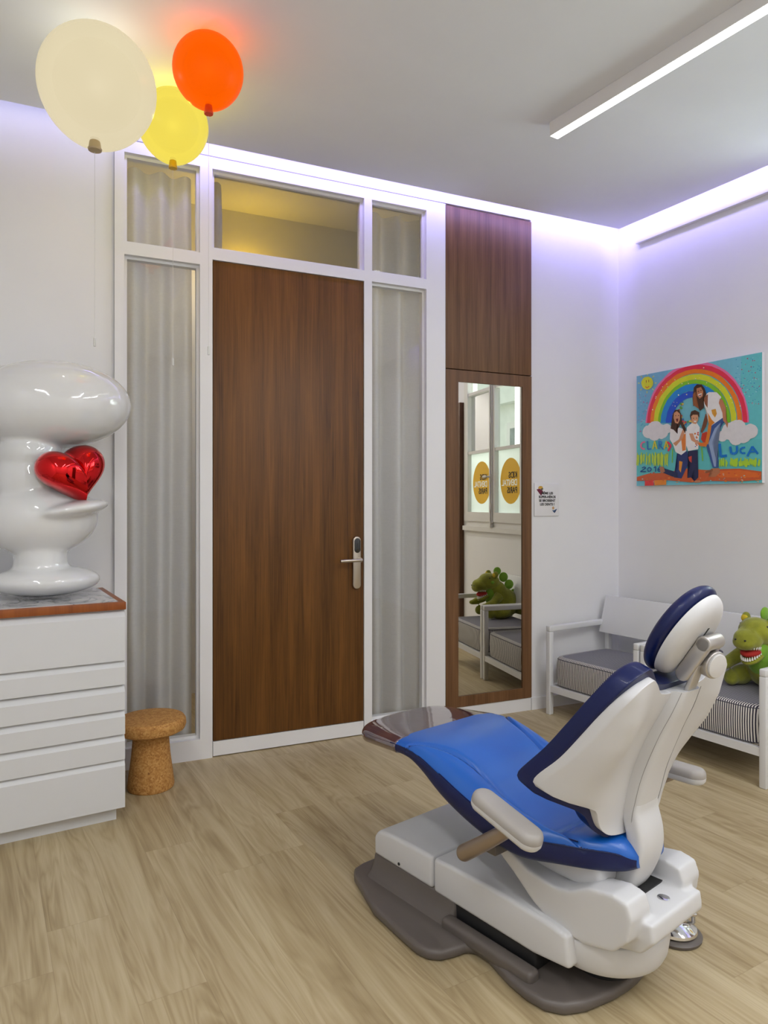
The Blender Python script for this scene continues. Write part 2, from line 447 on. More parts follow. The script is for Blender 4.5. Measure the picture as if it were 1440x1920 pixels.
# slim rail high on the right wall
rw_obj(struct('trim_2', Box(sY(3.545), sY(.5), -.03, 0, 3.05, 3.085), 'trim', bevel=.002, smooth=True))

# ---- glazed partition frame
bm = bmesh.new()
FY0, FY1 = YB-.018, YB+.06
for x0, x1 in ((.207, .253), (.621, .685), (1.543, 1.591), (1.945, 2.074)): box(bm, x0, x1, FY0, FY1, 0, 3.135)
box(bm, .253, .621, FY0, FY1, 2.567, 2.628); box(bm, .685, 1.543, FY0, FY1, 2.601, 2.661); box(bm, 1.591, 1.945, FY0, FY1, 2.605, 2.664)
for x0, x1 in ((.253, .621), (.685, 1.543), (1.591, 1.945)): box(bm, x0, x1, FY0, FY1, 3.075, 3.135)
box(bm, .253, .621, FY0, FY1, 0, .105); box(bm, 1.591, 1.945, FY0, FY1, 0, .075)
struct('trim_1', bm, 'trim')
bm = bmesh.new()
box(bm, .2035, .2065, FY0-.0005, FY0+.002, 0, 3.13)
box(bm, .205, 2.076, FY0+.001, FY0+.003, 3.1345, 3.138)
struct('trim_3', bm, 'seamgrey')
def pane(n, x0, x1, z0, z1, m='glass'):
    f = bmesh.new(); t = .014
    box(f, x0, x0+t, YB+.012, YB+.05, z0, z1); box(f, x1-t, x1, YB+.012, YB+.05, z0, z1)
    box(f, x0+t, x1-t, YB+.012, YB+.05, z0, z0+t); box(f, x0+t, x1-t, YB+.012, YB+.05, z1-t, z1)
    o = struct(n, f, 'trim')
    g = bmesh.new(); vs = [g.verts.new(c) for c in ((x0+t, YB+.03, z0+t), (x1-t, YB+.03, z0+t), (x1-t, YB+.03, z1-t), (x0+t, YB+.03, z1-t))]; g.faces.new(vs)
    obj('window_pane', g, m, o, smooth=False)
pane('window_1', .253, .621, .105, 2.567); pane('window_2', .253, .621, 2.628, 3.075)
pane('window_3', .685, 1.543, 2.661, 3.075, 'glasstrans'); pane('window_4', 1.591, 1.945, 2.664, 3.075); pane('window_5', 1.591, 1.945, .075, 2.605)

# ---- door
dr = struct('door_1', Box(.689, 1.540, YB-.012, YB+.035, .084, 2.598), 'walnut', bevel=.0015, smooth=True)
obj('door_plinth', Box(.689, 1.540, YB-.014, YB+.035, .006, .081), 'trim', dr, smooth=False)
def stadium(cx, cz, hw, hh, n=16):
    r = hw; pts = []
    for k in range(n+1): a = PI*k/n; pts.append((cx+r*math.cos(a), cz+hh-r+r*math.sin(a)))
    for k in range(n+1): a = PI+PI*k/n; pts.append((cx+r*math.cos(a), cz-hh+r+r*math.sin(a)))
    return pts
hp = obj('handle_plate', prism(bmesh.new(), stadium(1.494, .990, .0235, .149), YB-.03, YB-.012, 'y'), 'steel', dr, bevel=.003)
obj('card_reader', prism(bmesh.new(), stadium(1.496, 1.088, .0185, .042), YB-.0315, YB-.029, 'y'), 'blackglass', hp, bevel=.001)
bm = bmesh.new(); cyl(bm, (1.502, YB-.03, 1.008), (1.502, YB-.065, 1.008), .013)
tube(bm, [(1.508, YB-.068, 1.006), (1.48, YB-.071, 1.007), (1.378, YB-.071, 1.005)], .0095)
obj('lever_handle', bm, 'steel', hp, bevel=.001)
# ---- wardrobe
wd = thing('wardrobe', 'tall built-in walnut wardrobe with a narrow mirrored lower door', 'wardrobe', (2.39, YB, 0))
def W(o): o.parent = wd; o.matrix_parent_inverse = Matrix.Translation((-2.39, -YB, 0)); return o
W(obj('upper_panel', Box(2.079, 2.708, YB-.012, YB+.03, 2.147, 3.133), 'walnut2', bevel=.001))
bm = bmesh.new()
box(bm, 2.079, 2.167, YB-.014, YB+.03, .083, 2.141); box(bm, 2.639, 2.708, YB-.014, YB+.03, .083, 2.141)
box(bm, 2.167, 2.639, YB-.014, YB+.03, 2.070, 2.141); box(bm, 2.167, 2.639, YB-.014, YB+.03, .083, .148)
dw = W(obj('door', bm, 'walnut2', smooth=False))
mg = obj('mirror', Box(2.167, 2.639, YB-.006, YB+.004, .148, 2.070), 'mirror', smooth=False)
mg.parent = dw
W(obj('plinth', Box(2.079, 2.708, YB-.008, YB+.03, .0, .080), 'trim', smooth=False))

# ---- curtains behind the glass
def curtain(name, x0, x1, z0, z1, y, folds, seed, label, edge=None):
    rnd = random.Random(seed); bm = bmesh.new(); n = folds*24; nz = 30
    ph = [rnd.uniform(.8, 1.25) for _ in range(folds+1)]
    rows = []
    for j in range(nz+1):
        tz = j/nz; z = z0+(z1-z0)*tz; row = []
        for i in range(n+1):
            s = i/n; f = s*folds
            amp = .046*ph[int(min(f, folds-.001))]*(1-.35*tz**6)
            x = x0+(x1-x0)*s + .010*math.sin(2*PI*f+PI/2)*(1-tz)*.6 + .006*math.sin(3*tz+seed+f)
            w = math.sin(2*PI*f)
            row.append(bm.verts.new((x, y+amp*w, z)))
        rows.append(row)
    for a, b in zip(rows[:-1], rows[1:]):
        for i in range(n): bm.faces.new((a[i], a[i+1], b[i+1], b[i]))
    return tag(obj(name, bm, 'sheer', angle=180), label, 'curtain')
curtain('curtain', .215, .595, .03, 3.06, YB+.125, 3, 3, 'white linen curtain behind the tall pane left of the door')
curtain('curtain', .64, .755, 2.62, 3.06, YB+.125, 1, 5, 'narrow white curtain edge in the transom above the door')
curtain('curtain', 1.56, 1.99, .03, 3.06, YB+.125, 3, 8, 'white linen curtain behind the tall pane right of the door')
# ---- corridor beyond
struct('wall_corridor', Box(-.5, 3.3, 5.0, 5.06, 0, ZC), 'wall')
struct('wall_corridor_end', Box(-.56, -.5, YB+.06, 5.06, 0, ZC), 'wall')
struct('wall_corridor_side', Box(3.3, 3.36, YB+.06, 5.06, 0, ZC), 'wall')

# ---- the window on the right wall (seen in the mirror)
bm = bmesh.new(); y0, y1 = -.012, .045
wz0, wz1 = 1.10, 3.02
box(bm, w0, w0+.06, y0, y1, wz0, wz1); box(bm, w1-.06, w1, y0, y1, wz0, wz1)
box(bm, w0, w1, y0, y1, wz0, wz0+.05); box(bm, w0, w1, y0, y1, wz1-.05, wz1)
box(bm, w0-.03, w1, -.03, .12, 1.055, 1.10)
win = rw_obj(struct('window_6', bm, 'trimwin'))
wm = (w0+w1)/2
g0, g1 = 1.24, 1.815
for (a, b) in ((w0+.06, wm-.005), (wm+.005, w1-.06)):
    bm = bmesh.new(); st = .05
    box(bm, a, a+st, y0-.012, y1-.01, wz0+.05, wz1-.05); box(bm, b-st, b, y0-.012, y1-.01, wz0+.05, wz1-.05)
    box(bm, a+st, b-st, y0-.012, y1-.01, wz0+.05, g0); box(bm, a+st, b-st, y0-.012, y1-.01, wz1-.1, wz1-.05)
    for z in (g1, 2.40): box(bm, a+st, b-st, y0-.005, y1-.015, z, z+.028)
    c = obj('casement', bm, 'trimwin', win, smooth=False)
    gb = bmesh.new()
    for z0_, z1_ in ((g1+.028, 2.40), (2.428, wz1-.1)):
        vs = [gb.verts.new(q) for q in ((a+st, .018, z0_), (b-st, .018, z0_), (b-st, .018, z1_), (a+st, .018, z1_))]; gb.faces.new(vs)
    obj('window_pane', gb, 'glasswin', c, smooth=False)
    gb = bmesh.new(); vs = [gb.verts.new(q) for q in ((a+st, .018, g0), (b-st, .018, g0), (b-st, .018, g1), (a+st, .018, g1))]; gb.faces.new(vs)
    obj('frosted_pane', gb, 'frost', c, smooth=False)
    cx = (a+b)/2; gb = bmesh.new()
    prism(gb, [(cx+.190*math.cos(2*PI*k/64), 1.528+.207*math.sin(2*PI*k/64)) for k in range(64)], .0150, .0168, 'y')
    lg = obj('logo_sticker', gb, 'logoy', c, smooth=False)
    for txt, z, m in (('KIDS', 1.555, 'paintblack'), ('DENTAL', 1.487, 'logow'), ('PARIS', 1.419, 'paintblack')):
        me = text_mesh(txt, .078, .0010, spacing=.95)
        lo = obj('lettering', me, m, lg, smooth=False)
        lo.matrix_local = Matrix.Translation((cx-.125, .0135, z)) @ Matrix.Rotation(PI/2, 4, 'X')
# espagnolette and handle
bm = bmesh.new(); cyl(bm, (wm, -.04, 1.12), (wm, -.04, 2.95), .006)
for z in (1.13, 1.30, 1.56, 2.1, 2.6): box(bm, wm-.013, wm+.013, -.047, -.02, z-.03, z+.03)
box(bm, wm-.022, wm+.022, -.034, -.022, 1.14, 2.94)
ep = obj('espagnolette', bm, 'trimwin', win)
bm = bmesh.new(); cyl(bm, (wm, -.04, 1.575), (wm, -.08, 1.575), .008); ell(bm, (wm+.03, -.085, 1.575), (.042, .011, .013))
obj('window_handle', bm, 'trimwin', ep)
# brown wood pilaster beside the window
rw_obj(tag(obj('wardrobe', Box(sY(1.215), sY(.55), -.05, 0, 0, 2.36), 'woodbrown', bevel=.003), 'dark brown wooden wardrobe front beside the window, seen in the mirror', 'wardrobe'))
# courtyard facade opposite the window
fb = thing('building', 'pale courtyard building with windows, seen through the window in the mirror', 'building', (6.4, 1.2, 0))
def FB(o): o.parent = fb; return o
FB(obj('wall', Box(0, .3, -5, 5, -3, 6.5), 'facade', smooth=False))
for y in (-2.6, -.9, .9, 2.6):
    w_ = FB(obj('window', Box(-.06, .0, y-.5, y+.5, .9, 2.6), 'trimwin', smooth=False))
    obj('pane', Box(-.07, -.06, y-.4, y+.4, 1.0, 2.5), 'facglass', w_, smooth=False)
bm = bmesh.new(); box(bm, -.16, 0, -5, 5, 2.9, 3.1); FB(obj('cornice', bm, 'facade', smooth=False))

# ------------------------------------------------------------------ linear ceiling lamp
def lin_lamp(x0, y0, L, ang, label):
    t = thing('linear_lamp', label, 'ceiling lamp', (x0, y0, ZS-.0008), ang)
    bm = bmesh.new(); box(bm, -.026, .026, -L, 0, -.066, .0)
    obj('lamp_housing', bm, 'trim', t, smooth=False)
    obj('diffuser', Box(-.023, .023, -L+.004, -.004, -.0675, -.066), 'ledwhite', t, smooth=False)
    return t
lin_lamp(2.105, 2.70, 3.0, math.atan(.135), 'long slim white linear ceiling lamp, switched on, above the dental chair')

# ------------------------------------------------------------------ balloon lamps
def balloon_lamp(label, cx, cy, r, tilt, m, nm, cordz, neckdir):
    cz = ZS-r*1.015
    t = thing('balloon_lamp', label, 'ceiling lamp', (cx, cy, cz))
    ax = Vector((math.sin(tilt)*neckdir[0], math.sin(tilt)*neckdir[1], -math.cos(tilt)))
    rot = Vector((0, 0, -1)).rotation_difference(ax).to_euler()
    prof = []
    n = 40
    for k in range(n+1):
        a = PI*k/n; z = math.cos(a); rr = math.sin(a)
        zz = z*r*1.0 if z > 0 else z*r*(1.06+.05*max(0, -z)**3)
        prof.append((max(rr*r*(1-.05*max(0, -z)**2), .0005), zz))
    lb = bpy.data.lights.new('balloon_bulb', 'POINT'); lb.energy = (150 if r > .2 else 400)*r*r; lb.shadow_soft_size = 0; lb.color = (.93, .96, 1)
    lo_ = bpy.data.objects.new('balloon_bulb', lb); COL.objects.link(lo_); lo_.location = (cx, cy, cz)
    obj('shade', lathe(bmesh.new(), prof[::-1], 56), m, t, rot=rot, angle=180)
    e = ax*(r*1.10)
    nb = bmesh.new(); q = r*.088+.004
    rings = []
    n2 = [(q*.75, 0), (q*.85, .012), (q*1.0, .034), (q*1.12, .038), (q*1.05, .044), (q*.5, .045)]
    lathe(nb, [(a, -b) for a, b in n2][::-1], 24)
    nk = obj('balloon_neck', nb, nm, t, loc=e-ax*.012)
    ex = e+Vector((0, 0, -.05))
    cb = bmesh.new(); cyl(cb, ex+Vector((0, 0, .01)), (ex.x, ex.y, cordz-cz), .0008, seg=8)
    cd = obj('pull_cord', cb, 'cord', t)
    wb = bmesh.new(); cyl(wb, (ex.x, ex.y, cordz-cz), (ex.x, ex.y, cordz-cz-.032), .0045, seg=16)
    obj('cord_weight', wb, 'cord', cd, bevel=.001)
    return t
balloon_lamp('large cream balloon ceiling lamp, left of the yellow one', .102, 2.88, .214, R(10), 'bcream', 'ncream', 1.95, (-.3, -1, 0))
balloon_lamp('yellow balloon ceiling lamp between the cream and orange ones', .418, 3.17, .150, R(6), 'byellow', 'nyellow', 1.96, (-.2, -1, 0))
balloon_lamp('small orange balloon ceiling lamp, rightmost of the balloons', .492, 2.74, .134, R(8), 'borange', 'norange', 1.93, (-.1, -1, 0))

# ------------------------------------------------------------------ drawer cabinet
A7 = R(6.5)
cab = thing('drawer_cabinet', 'white cabinet of drawers with marble top and wooden edge, below the sculpture', 'cabinet', (.216, 3.10, 0), A7)
CW = 1.15; CD = .585
obj('carcass', Box(-CW, 0, .022, CD, .062, .885), 'lacquer', cab, smooth=False)
obj('toe_kick', Box(-CW, -.028, .045, CD-.02, 0, .062), 'lacquer', cab, smooth=False)
for zb, zt in ((.674, .856), (.574, .647), (.469, .543), (.367, .440), (.262, .338), (.062, .236)):
    top = zt+.024
    poly = [(0, zb), (0, zt), (.018, top), (.022, top), (.022, zb)]
    obj('drawer', prism(bmesh.new(), poly, -CW, -.001, 'x'), 'lacquer', cab, smooth=False)
wt = obj('worktop', Box(-CW, .003, -.002, CD, .886, .917), 'woodedge', cab, bevel=.002)
obj('marble_inlay', Box(-CW+.03, -.025, .025, CD-.02, .9165, .919), 'marble', wt, smooth=False)

# ------------------------------------------------------------------ sculpture (plain abstract stack) and heart
sc = thing('sculpture', 'large glossy white abstract pebble sculpture cradling a red heart, on the drawer cabinet', 'sculpture', (-.05, 3.38, .926))
bm = bmesh.new()
ell(bm, (-.04, .0, .066), (.225, .165, .068), (0, 0, R(8)))
cyl(bm, (-.06, .01, .06), (-.06, .01, .26), .115, .10)
ell(bm, (-.06, .02, .335), (.235, .175, .165), (0, R(-4), 0))
ell(bm, (-.10, .03, .50), (.15, .13, .16))
ell(bm, (.055, -.05, .375), (.165, .150, .040), (0, R(-10), 0))
ell(bm, (-.02, .02, .835), (.335, .20, .195), (0, R(-3), 0)); ell(bm, (-.10, .02, .62), (.13, .12, .10))
obj('sculpture_body', bm, 'ceramic', sc, voxel=.0075, smoothit=22)
hb = bmesh.new(); N = 72; prof = []
for k in range(N):
    a = 2*PI*k/N
    x = 16*math.sin(a)**3; y = 13*math.cos(a)-5*math.cos(2*a)-2*math.cos(3*a)-math.cos(4*a)
    prof.append((x/17*.158, (y+2.5)/17*.150))
rings = []
for j in range(-14, 15):
    t_ = j/14*PI/2*.985; s_ = math.cos(t_)**.6; dp = .100*math.sin(t_)
    rings.append([(x*s_, dp, z*s_) for x, z in prof])
loft(hb, rings)
obj('heart', hb, 'heart', sc, loc=(.062, -.085, .515), rot=(R(10), R(-14), R(34)), smoothit=3, angle=180)

# ------------------------------------------------------------------ cork stool
tag(obj('cork_stool', lathe(bmesh.new(), [(.085, 0), (.103, .0), (.106, .012), (.100, .06), (.088, .15), (.081, .235), (.083, .252), (.135, .262), (.154, .272), (.160, .290), (.158, .312), (.148, .326), (.05, .33), (.01, .33)], 64), 'cork', loc=(.352, 3.435, 0), bevel=.003, angle=50),
    'round cork stool with a flared pedestal beside the drawer cabinet', 'stool')

# ------------------------------------------------------------------ sign on the back wall
sg = thing('wall_sign', 'small square white sign with French text about brushing teeth, right of the wardrobe', 'sign', (2.833, YB-.002, 1.352))
obj('sign_plate', Box(-.098, .098, -.006, 0, -.108, .108), 'signwhite', sg, bevel=.003)
for i, ln in enumerate(('MÊME LES', 'SUPER-HÉROS', 'SE BROSSENT', 'LES DENTS !')):
    me = text_mesh(ln, .0215, .0007, 'CENTER')
    o = obj('lettering', me, 'paintblack', sg, smooth=False)
    o.matrix_local = Matrix.Translation((.002, -.0068, .034-i*.0240)) @ Matrix.Rotation(PI/2, 4, 'X')
def flat(name, polys, cols, parent, y, mat='print'):
    bm = bmesh.new(); lay = bm.loops.layers.float_color.new('Col')
    for k, (pl, c) in enumerate(zip(polys, cols)):
        f = bm.faces.new([bm.verts.new((x, y-.00015*k, z)) for x, z in pl])
        for lp in f.loops: lp[lay] = c
    me = bpy.data.meshes.new(name); bmesh.ops.triangulate(bm, faces=bm.faces[:]); bm.to_mesh(me); bm.free()
    o = bpy.data.objects.new(name, me); COL.objects.link(o); me.materials.append(M[mat]); o.parent = parent; return o
flat('caped_figure_drawing', [[(-.082, .066), (-.058, .070), (-.03, .055), (-.045, .025), (-.052, .03), (-.075, .055)], [(-.072, .072), (-.062, .086), (-.045, .088), (-.03, .08), (-.045, .068)], [(-.052, .068), (-.035, .075), (-.028, .068), (-.04, .06)]],
     [srgb(110, 30, 60), srgb(205, 160, 60), srgb(90, 80, 50)], sg, -.0066)
flat('flying_figure_drawing', [[(.05+.009*math.cos(a), -.055+.010*math.sin(a)) for a in [2*PI*k/16 for k in range(16)]], [(.04, -.068), (.055, -.07), (.08, -.06), (.078, -.066), (.06, -.078), (.062, -.088), (.052, -.082)]],
     [srgb(200, 160, 110), srgb(60, 90, 130)], sg, -.0066)

# ------------------------------------------------------------------ painted picture on the right wall
pic = thing('picture', 'square unframed rainbow print with a woman and two children, on the right wall', 'picture')
pL, pR_, pz0, pz1 = sY(3.535), sY(2.682), 1.442, 2.170
pic.matrix_world = rwM
obj('picture_panel', Box(pL, pR_, -.028, -.004, pz0, pz1), 'signwhite', pic, smooth=False)
# photo-crop coordinates -> unit square (inverse homography by bilinear solve)
TLc, TRc, BRc, BLc = (90, 308), (1393, 72), (1430, 1405), (125, 1437)
def homog():
    src = [TLc, TRc, BRc, BLc]; dst = [(0, 1), (1, 1), (1, 0), (0, 0)]
    A = []
    for (x, y), (u, v) in zip(src, dst):
        A.append([x, y, 1, 0, 0, 0, -u*x, -u*y, u]); A.append([0, 0, 0, x, y, 1, -v*x, -v*y, v])
    n = 8
    for i in range(n):
        p = max(range(i, n), key=lambda r: abs(A[r][i])); A[i], A[p] = A[p], A[i]
        for r in range(n):
            if r != i:
                f = A[r][i]/A[i][i]; A[r] = [a-f*b for a, b in zip(A[r], A[i])]
    return [A[i][8]/A[i][i] for i in range(n)]
Hm = homog()
def uv(x, y):
    w = Hm[6]*x+Hm[7]*y+1
    return ((Hm[0]*x+Hm[1]*y+Hm[2])/w, (Hm[3]*x+Hm[4]*y+Hm[5])/w)
PS = []   # (polygon in crop coords, colour)
def P(c, pts): PS.append((pts, srgb(*c)))
def Pc(c, x, y, rx, ry=None, n=28, jit=0):
    ry = ry or rx; P(c, [(x+rx*(1+random.uniform(-jit, jit))*math.cos(2*PI*k/n), y+ry*(1+random.uniform(-jit, jit))*math.sin(2*PI*k/n)) for k in range(n)])
def St(c, pts, w):          # painted stroke
    for a, b in zip(pts[:-1], pts[1:]):
        dx, dy = b[0]-a[0], b[1]-a[1]; L = math.hypot(dx, dy) or 1; nx, ny = -dy/L*w/2, dx/L*w/2
        PS.append(([(a[0]+nx, a[1]+ny), (b[0]+nx, b[1]+ny), (b[0]-nx, b[1]-ny), (a[0]-nx, a[1]-ny)], srgb(*c)))
def arcband(c, cx, rx, ry, w, y0=790, n=36):
    o = []; i = []
    for k in range(n+1):
        a = PI-PI*k/n; j = random.uniform(-3, 3)
        o.append((cx+(rx+w/2+j)*math.cos(a), y0-(ry+w/2+j)*math.sin(a))); i.append((cx+(rx-w/2)*math.cos(a), y0-(ry-w/2)*math.sin(a)))
    for k in range(n): PS.append(([o[k], o[k+1], i[k+1], i[k]], srgb(*c)))
# sky
P((122, 196, 214), [(90, 308), (1393, 72), (1430, 1405), (125, 1437)])
P((118, 178, 214), [(90, 308), (420, 248), (330, 700), (100, 800)])
P((104, 200, 205), [(1180, 112), (1393, 74), (1430, 1403), (1180, 1408)])
P((100, 196, 200), [(115, 980), (1420, 960), (1430, 1300), (120, 1330)])
for _ in range(110):
    x, y = random.uniform(1120, 1385), random.uniform(130, 620); Pc(random.choice([(70, 150, 200), (200, 70, 110), (160, 215, 225), (60, 160, 190)]), x, y, random.uniform(3, 8), n=6)
for _ in range(60):
    x, y = random.uniform(120, 230), random.uniform(480, 880); Pc(random.choice([(160, 205, 225), (90, 170, 205), (190, 120, 170)]), x, y, random.uniform(3, 8), n=6)
arcband((238, 120, 170), 738, 505, 590, 66); arcband((232, 52, 80), 738, 500, 572, 46); arcband((242, 130, 35), 727, 455, 528, 46)
arcband((216, 222, 50), 717, 405, 470, 56); arcband((132, 200, 45), 710, 357, 420, 40); arcband((40, 140, 215), 700, 308, 366, 66)
arcband((40, 85, 205), 692, 246, 292, 66)
for _ in range(40):
    a = random.uniform(.15, PI-.15); r = random.uniform(.45, 1); Pc((250, 235, 200), 735-500*r*math.cos(a), 790-575*r*math.sin(a), random.uniform(3, 8), n=6)
Pc((218, 216, 50), 208, 380, 62, 66, jit=.04)
St((160, 80, 30), [(196, 350), (198, 376)], 7); St((160, 80, 30), [(222, 346), (224, 372)], 7); St((225, 90, 40), [(190, 415), (206, 432), (230, 412)], 8)
for a in range(0, 360, 45): St((225, 220, 120), [(208+78*math.cos(R(a)), 380+82*math.sin(R(a))), (208+98*math.cos(R(a)), 380+104*math.sin(R(a)))], 8)
for x, y, r in ((240, 880, 66), (305, 850, 80), (370, 880, 74), (425, 850, 50), (300, 910, 62)): Pc((226, 222, 224), x, y, r, jit=.04)
for x, y, r in ((1010, 930, 55), (1090, 880, 90), (1160, 860, 98), (1230, 920, 80), (1300, 880, 76), (1150, 950, 72)): Pc((224, 222, 224), x, y, r, jit=.04)
# grass, ground
for _ in range(60):
    x = random.uniform(125, 450); St((190, 215, 70), [(x, random.uniform(1090, 1130)), (x+random.uniform(-8, 8), random.uniform(1180, 1240))], 8)
for _ in range(70):
    x = random.uniform(990, 1415); St((175, 215, 60), [(x, random.uniform(1150, 1190)), (x+random.uniform(-8, 8), random.uniform(1215, 1245))], 11)
P((205, 95, 50), [(130, 1345), (250, 1310), (470, 1300), (600, 1255), (860, 1275), (1020, 1265), (1200, 1260), (1425, 1290), (1428, 1375), (1180, 1390), (900, 1385), (700, 1400), (420, 1375), (130, 1385)])
P((225, 110, 45), [(900, 1290), (1200, 1275), (1420, 1310), (1400, 1350), (1000, 1350)])
P((226, 60, 65), [(215, 1385), (310, 1375), (310, 1432), (215, 1434)]); P((232, 140, 50), [(312, 1380), (440, 1372), (440, 1425), (318, 1431)])
for _ in range(50): Pc(random.choice([(225, 180, 150), (160, 200, 200), (235, 150, 60), (200, 70, 60)]), random.uniform(130, 1410), random.uniform(1290, 1400), random.uniform(5, 14), random.uniform(3, 7), n=7)
# letters
L_ = lambda c, pts, w: St(c, pts, w)
L_((240, 110, 150), [(205, 985), (175, 990), (160, 1020), (172, 1050), (205, 1060)], 15)
L_((50, 110, 190), [(228, 975), (235, 1060), (272, 1056)], 13)
L_((215, 205, 60), [(288, 1060), (306, 975), (330, 1058)], 13); L_((215, 205, 60), [(295, 1030), (324, 1028)], 10)
L_((50, 120, 200), [(352, 1060), (350, 975), (378, 985), (378, 1008), (354, 1016), (398, 1060)], 13)
L_((220, 190, 50), [(408, 1058), (428, 975), (452, 1058)], 13); L_((220, 190, 50), [(414, 1032), (446, 1030)], 10)
L_((225, 50, 90), [(440, 985), (478, 1025), (450, 1080)], 20)
B2 = (20, 120, 205)
L_(B2, [(985, 1005), (1000, 1135), (1065, 1128)], 26)
L_(B2, [(1095, 1035), (1108, 1105), (1150, 1108), (1168, 1085), (1165, 1030)], 24)
L_(B2, [(1252, 1045), (1212, 1050), (1200, 1078), (1215, 1105), (1255, 1102)], 18)
L_(B2, [(1275, 1135), (1325, 1035), (1385, 1112)], 22); L_(B2, [(1298, 1090), (1365, 1086)], 16)
N2 = (20, 60, 140)
L_(N2, [(180, 1252), (205, 1240), (222, 1252), (165, 1290), (225, 1290)], 9)
L_(N2, [(255, 1245), (238, 1265), (250, 1288), (275, 1282), (280, 1258), (255, 1245)], 9)
L_(N2, [(305, 1250), (325, 1238), (325, 1290)], 9); L_(N2, [(372, 1236), (348, 1262), (352, 1288), (376, 1286), (374, 1266), (350, 1268)], 9)
# painted wreath behind the group
for k in range(34):
    a = R(120+k*7); Pc(random.choice([(220, 150, 60), (200, 70, 70), (90, 160, 70), (60, 110, 180), (230, 200, 80)]), 640+80*math.cos(a)+random.uniform(-14, 14), 680-115*math.sin(a)+random.uniform(-14, 14), random.uniform(6, 13), n=7)
St((130, 190, 50), [(800, 1040), (815, 1180)], 12); St((130, 190, 50), [(495, 1060), (497, 1200)], 10)
# ---- woman
SK = (196, 130, 92); HR = (70, 42, 28)
P((60, 90, 150), [(880, 830), (1010, 740), (1020, 790), (960, 900), (925, 1000), (975, 1150), (980, 1250), (920, 1250), (880, 1130), (845, 1030), (860, 940)])
P((150, 170, 205), [(930, 850), (990, 790), (940, 900), (905, 1000), (950, 1150), (955, 1240), (935, 1240), (900, 1110), (870, 1000)])
P((120, 70, 45), [(830, 700), (870, 700), (840, 830), (800, 900), (785, 880)])
P((238, 236, 234), [(800, 520), (860, 478), (940, 480), (990, 530), (965, 580), (1010, 690), (1012, 740), (890, 825), (865, 800), (850, 690), (815, 610)])
P((225, 135, 40), [(855, 690), (895, 760), (930, 790), (890, 822), (865, 800)]); P((222, 160, 60), [(890, 660), (935, 650), (948, 700), (930, 740), (900, 700)])
P(SK, [(975, 545), (1005, 560), (1040, 640), (1042, 740), (1068, 800), (1062, 845), (1040, 800), (1015, 770), (1005, 690), (965, 590)])
P((150, 92, 62), [(800, 530), (850, 500), (850, 640), (820, 600)])
P(HR, [(700, 430), (730, 398), (780, 398), (812, 440), (835, 500), (800, 560), (810, 640), (770, 670), (740, 610), (700, 620), (690, 540)])
P((150, 90, 50), [(692, 500), (720, 470), (735, 560), (760, 650), (700, 610)])
P(SK, [(728, 440), (775, 425), (800, 470), (795, 520), (765, 545), (735, 515)])
P((250, 245, 240), [(745, 500), (785, 488), (780, 518), (760, 525)]); P((120, 40, 40), [(755, 510), (780, 500), (776, 516), (762, 520)])
Pc((60, 35, 25), 748, 470, 6, n=8); Pc((60, 35, 25), 776, 460, 6, n=8)
P((185, 120, 85), [(905, 1260), (990, 1255), (1000, 1300), (950, 1345), (880, 1345), (920, 1310)]); P((150, 95, 65), [(840, 1290), (920, 1262), (925, 1285), (850, 1308)])
P((200, 60, 40), [(800, 900), (850, 880), (865, 960), (830, 1010), (790, 960)])
St((225, 130, 40), [(880, 810), (870, 900), (850, 1010)], 34)
# ---- kneeling girl
P((40, 55, 110), [(545, 1105), (650, 1080), (680, 1180), (600, 1360), (520, 1350), (555, 1230)])
P((35, 45, 85), [(410, 1255), (560, 1300), (560, 1350), (500, 1340), (380, 1290)]); P((180, 120, 90), [(365, 1240), (410, 1240), (425, 1290), (380, 1310)])
P((230, 150, 50), [(570, 1180), (605, 1190), (590, 1300), (570, 1270)])
P((236, 232, 230), [(465, 850), (500, 820), (590, 850), (640, 880), (640, 1080), (590, 1120), (530, 1090), (500, 1010), (465, 960)])
P((225, 130, 60), [(580, 920), (630, 900), (635, 1070), (600, 1080)])
P((210, 150, 110), [(500, 1000), (560, 960), (600, 850), (570, 835), (625, 860), (600, 950), (530, 1030)])
P(HR, [(488, 700), (510, 658), (550, 655), (575, 700), (590, 780), (630, 850), (625, 900), (590, 840), (570, 800), (560, 830), (530, 880), (545, 905), (500, 860), (470, 850), (480, 780)])
P((212, 152, 115), [(500, 690), (530, 670), (565, 700), (565, 760), (545, 800), (515, 790), (498, 740)])
P((110, 30, 30), [(522, 750), (548, 745), (546, 778), (530, 780)]); Pc((60, 35, 25), 520, 718, 5, n=8); Pc((60, 35, 25), 549, 716, 5, n=8)
# ---- boy
P((35, 40, 80), [(660, 1080), (760, 1070), (765, 1180), (775, 1350), (735, 1390), (728, 1260), (700, 1350), (660, 1355), (690, 1200)])
P((200, 70, 60), [(665, 1140), (700, 1130), (700, 1200), (675, 1180)])
P((240, 238, 238), [(640, 840), (690, 795), (745, 795), (775, 840), (765, 1060), (660, 1080), (640, 1020)])
for _ in range(16): Pc(random.choice([(220, 60, 60), (60, 80, 180), (230, 130, 40)]), random.uniform(720, 765), random.uniform(880, 1050), random.uniform(5, 10), n=7)
P((215, 155, 118), [(665, 900), (705, 900), (730, 960), (800, 1000), (860, 1000), (850, 1030), (770, 1020), (690, 970)])
P((225, 120, 45), [(760, 1000), (860, 990), (850, 1035), (780, 1030)])
P(HR, [(668, 720), (680, 675), (720, 660), (765, 685), (768, 740), (750, 720), (700, 720), (680, 760)])
P((218, 160, 122), [(682, 725), (700, 708), (750, 710), (758, 760), (735, 805), (705, 800), (688, 770)])
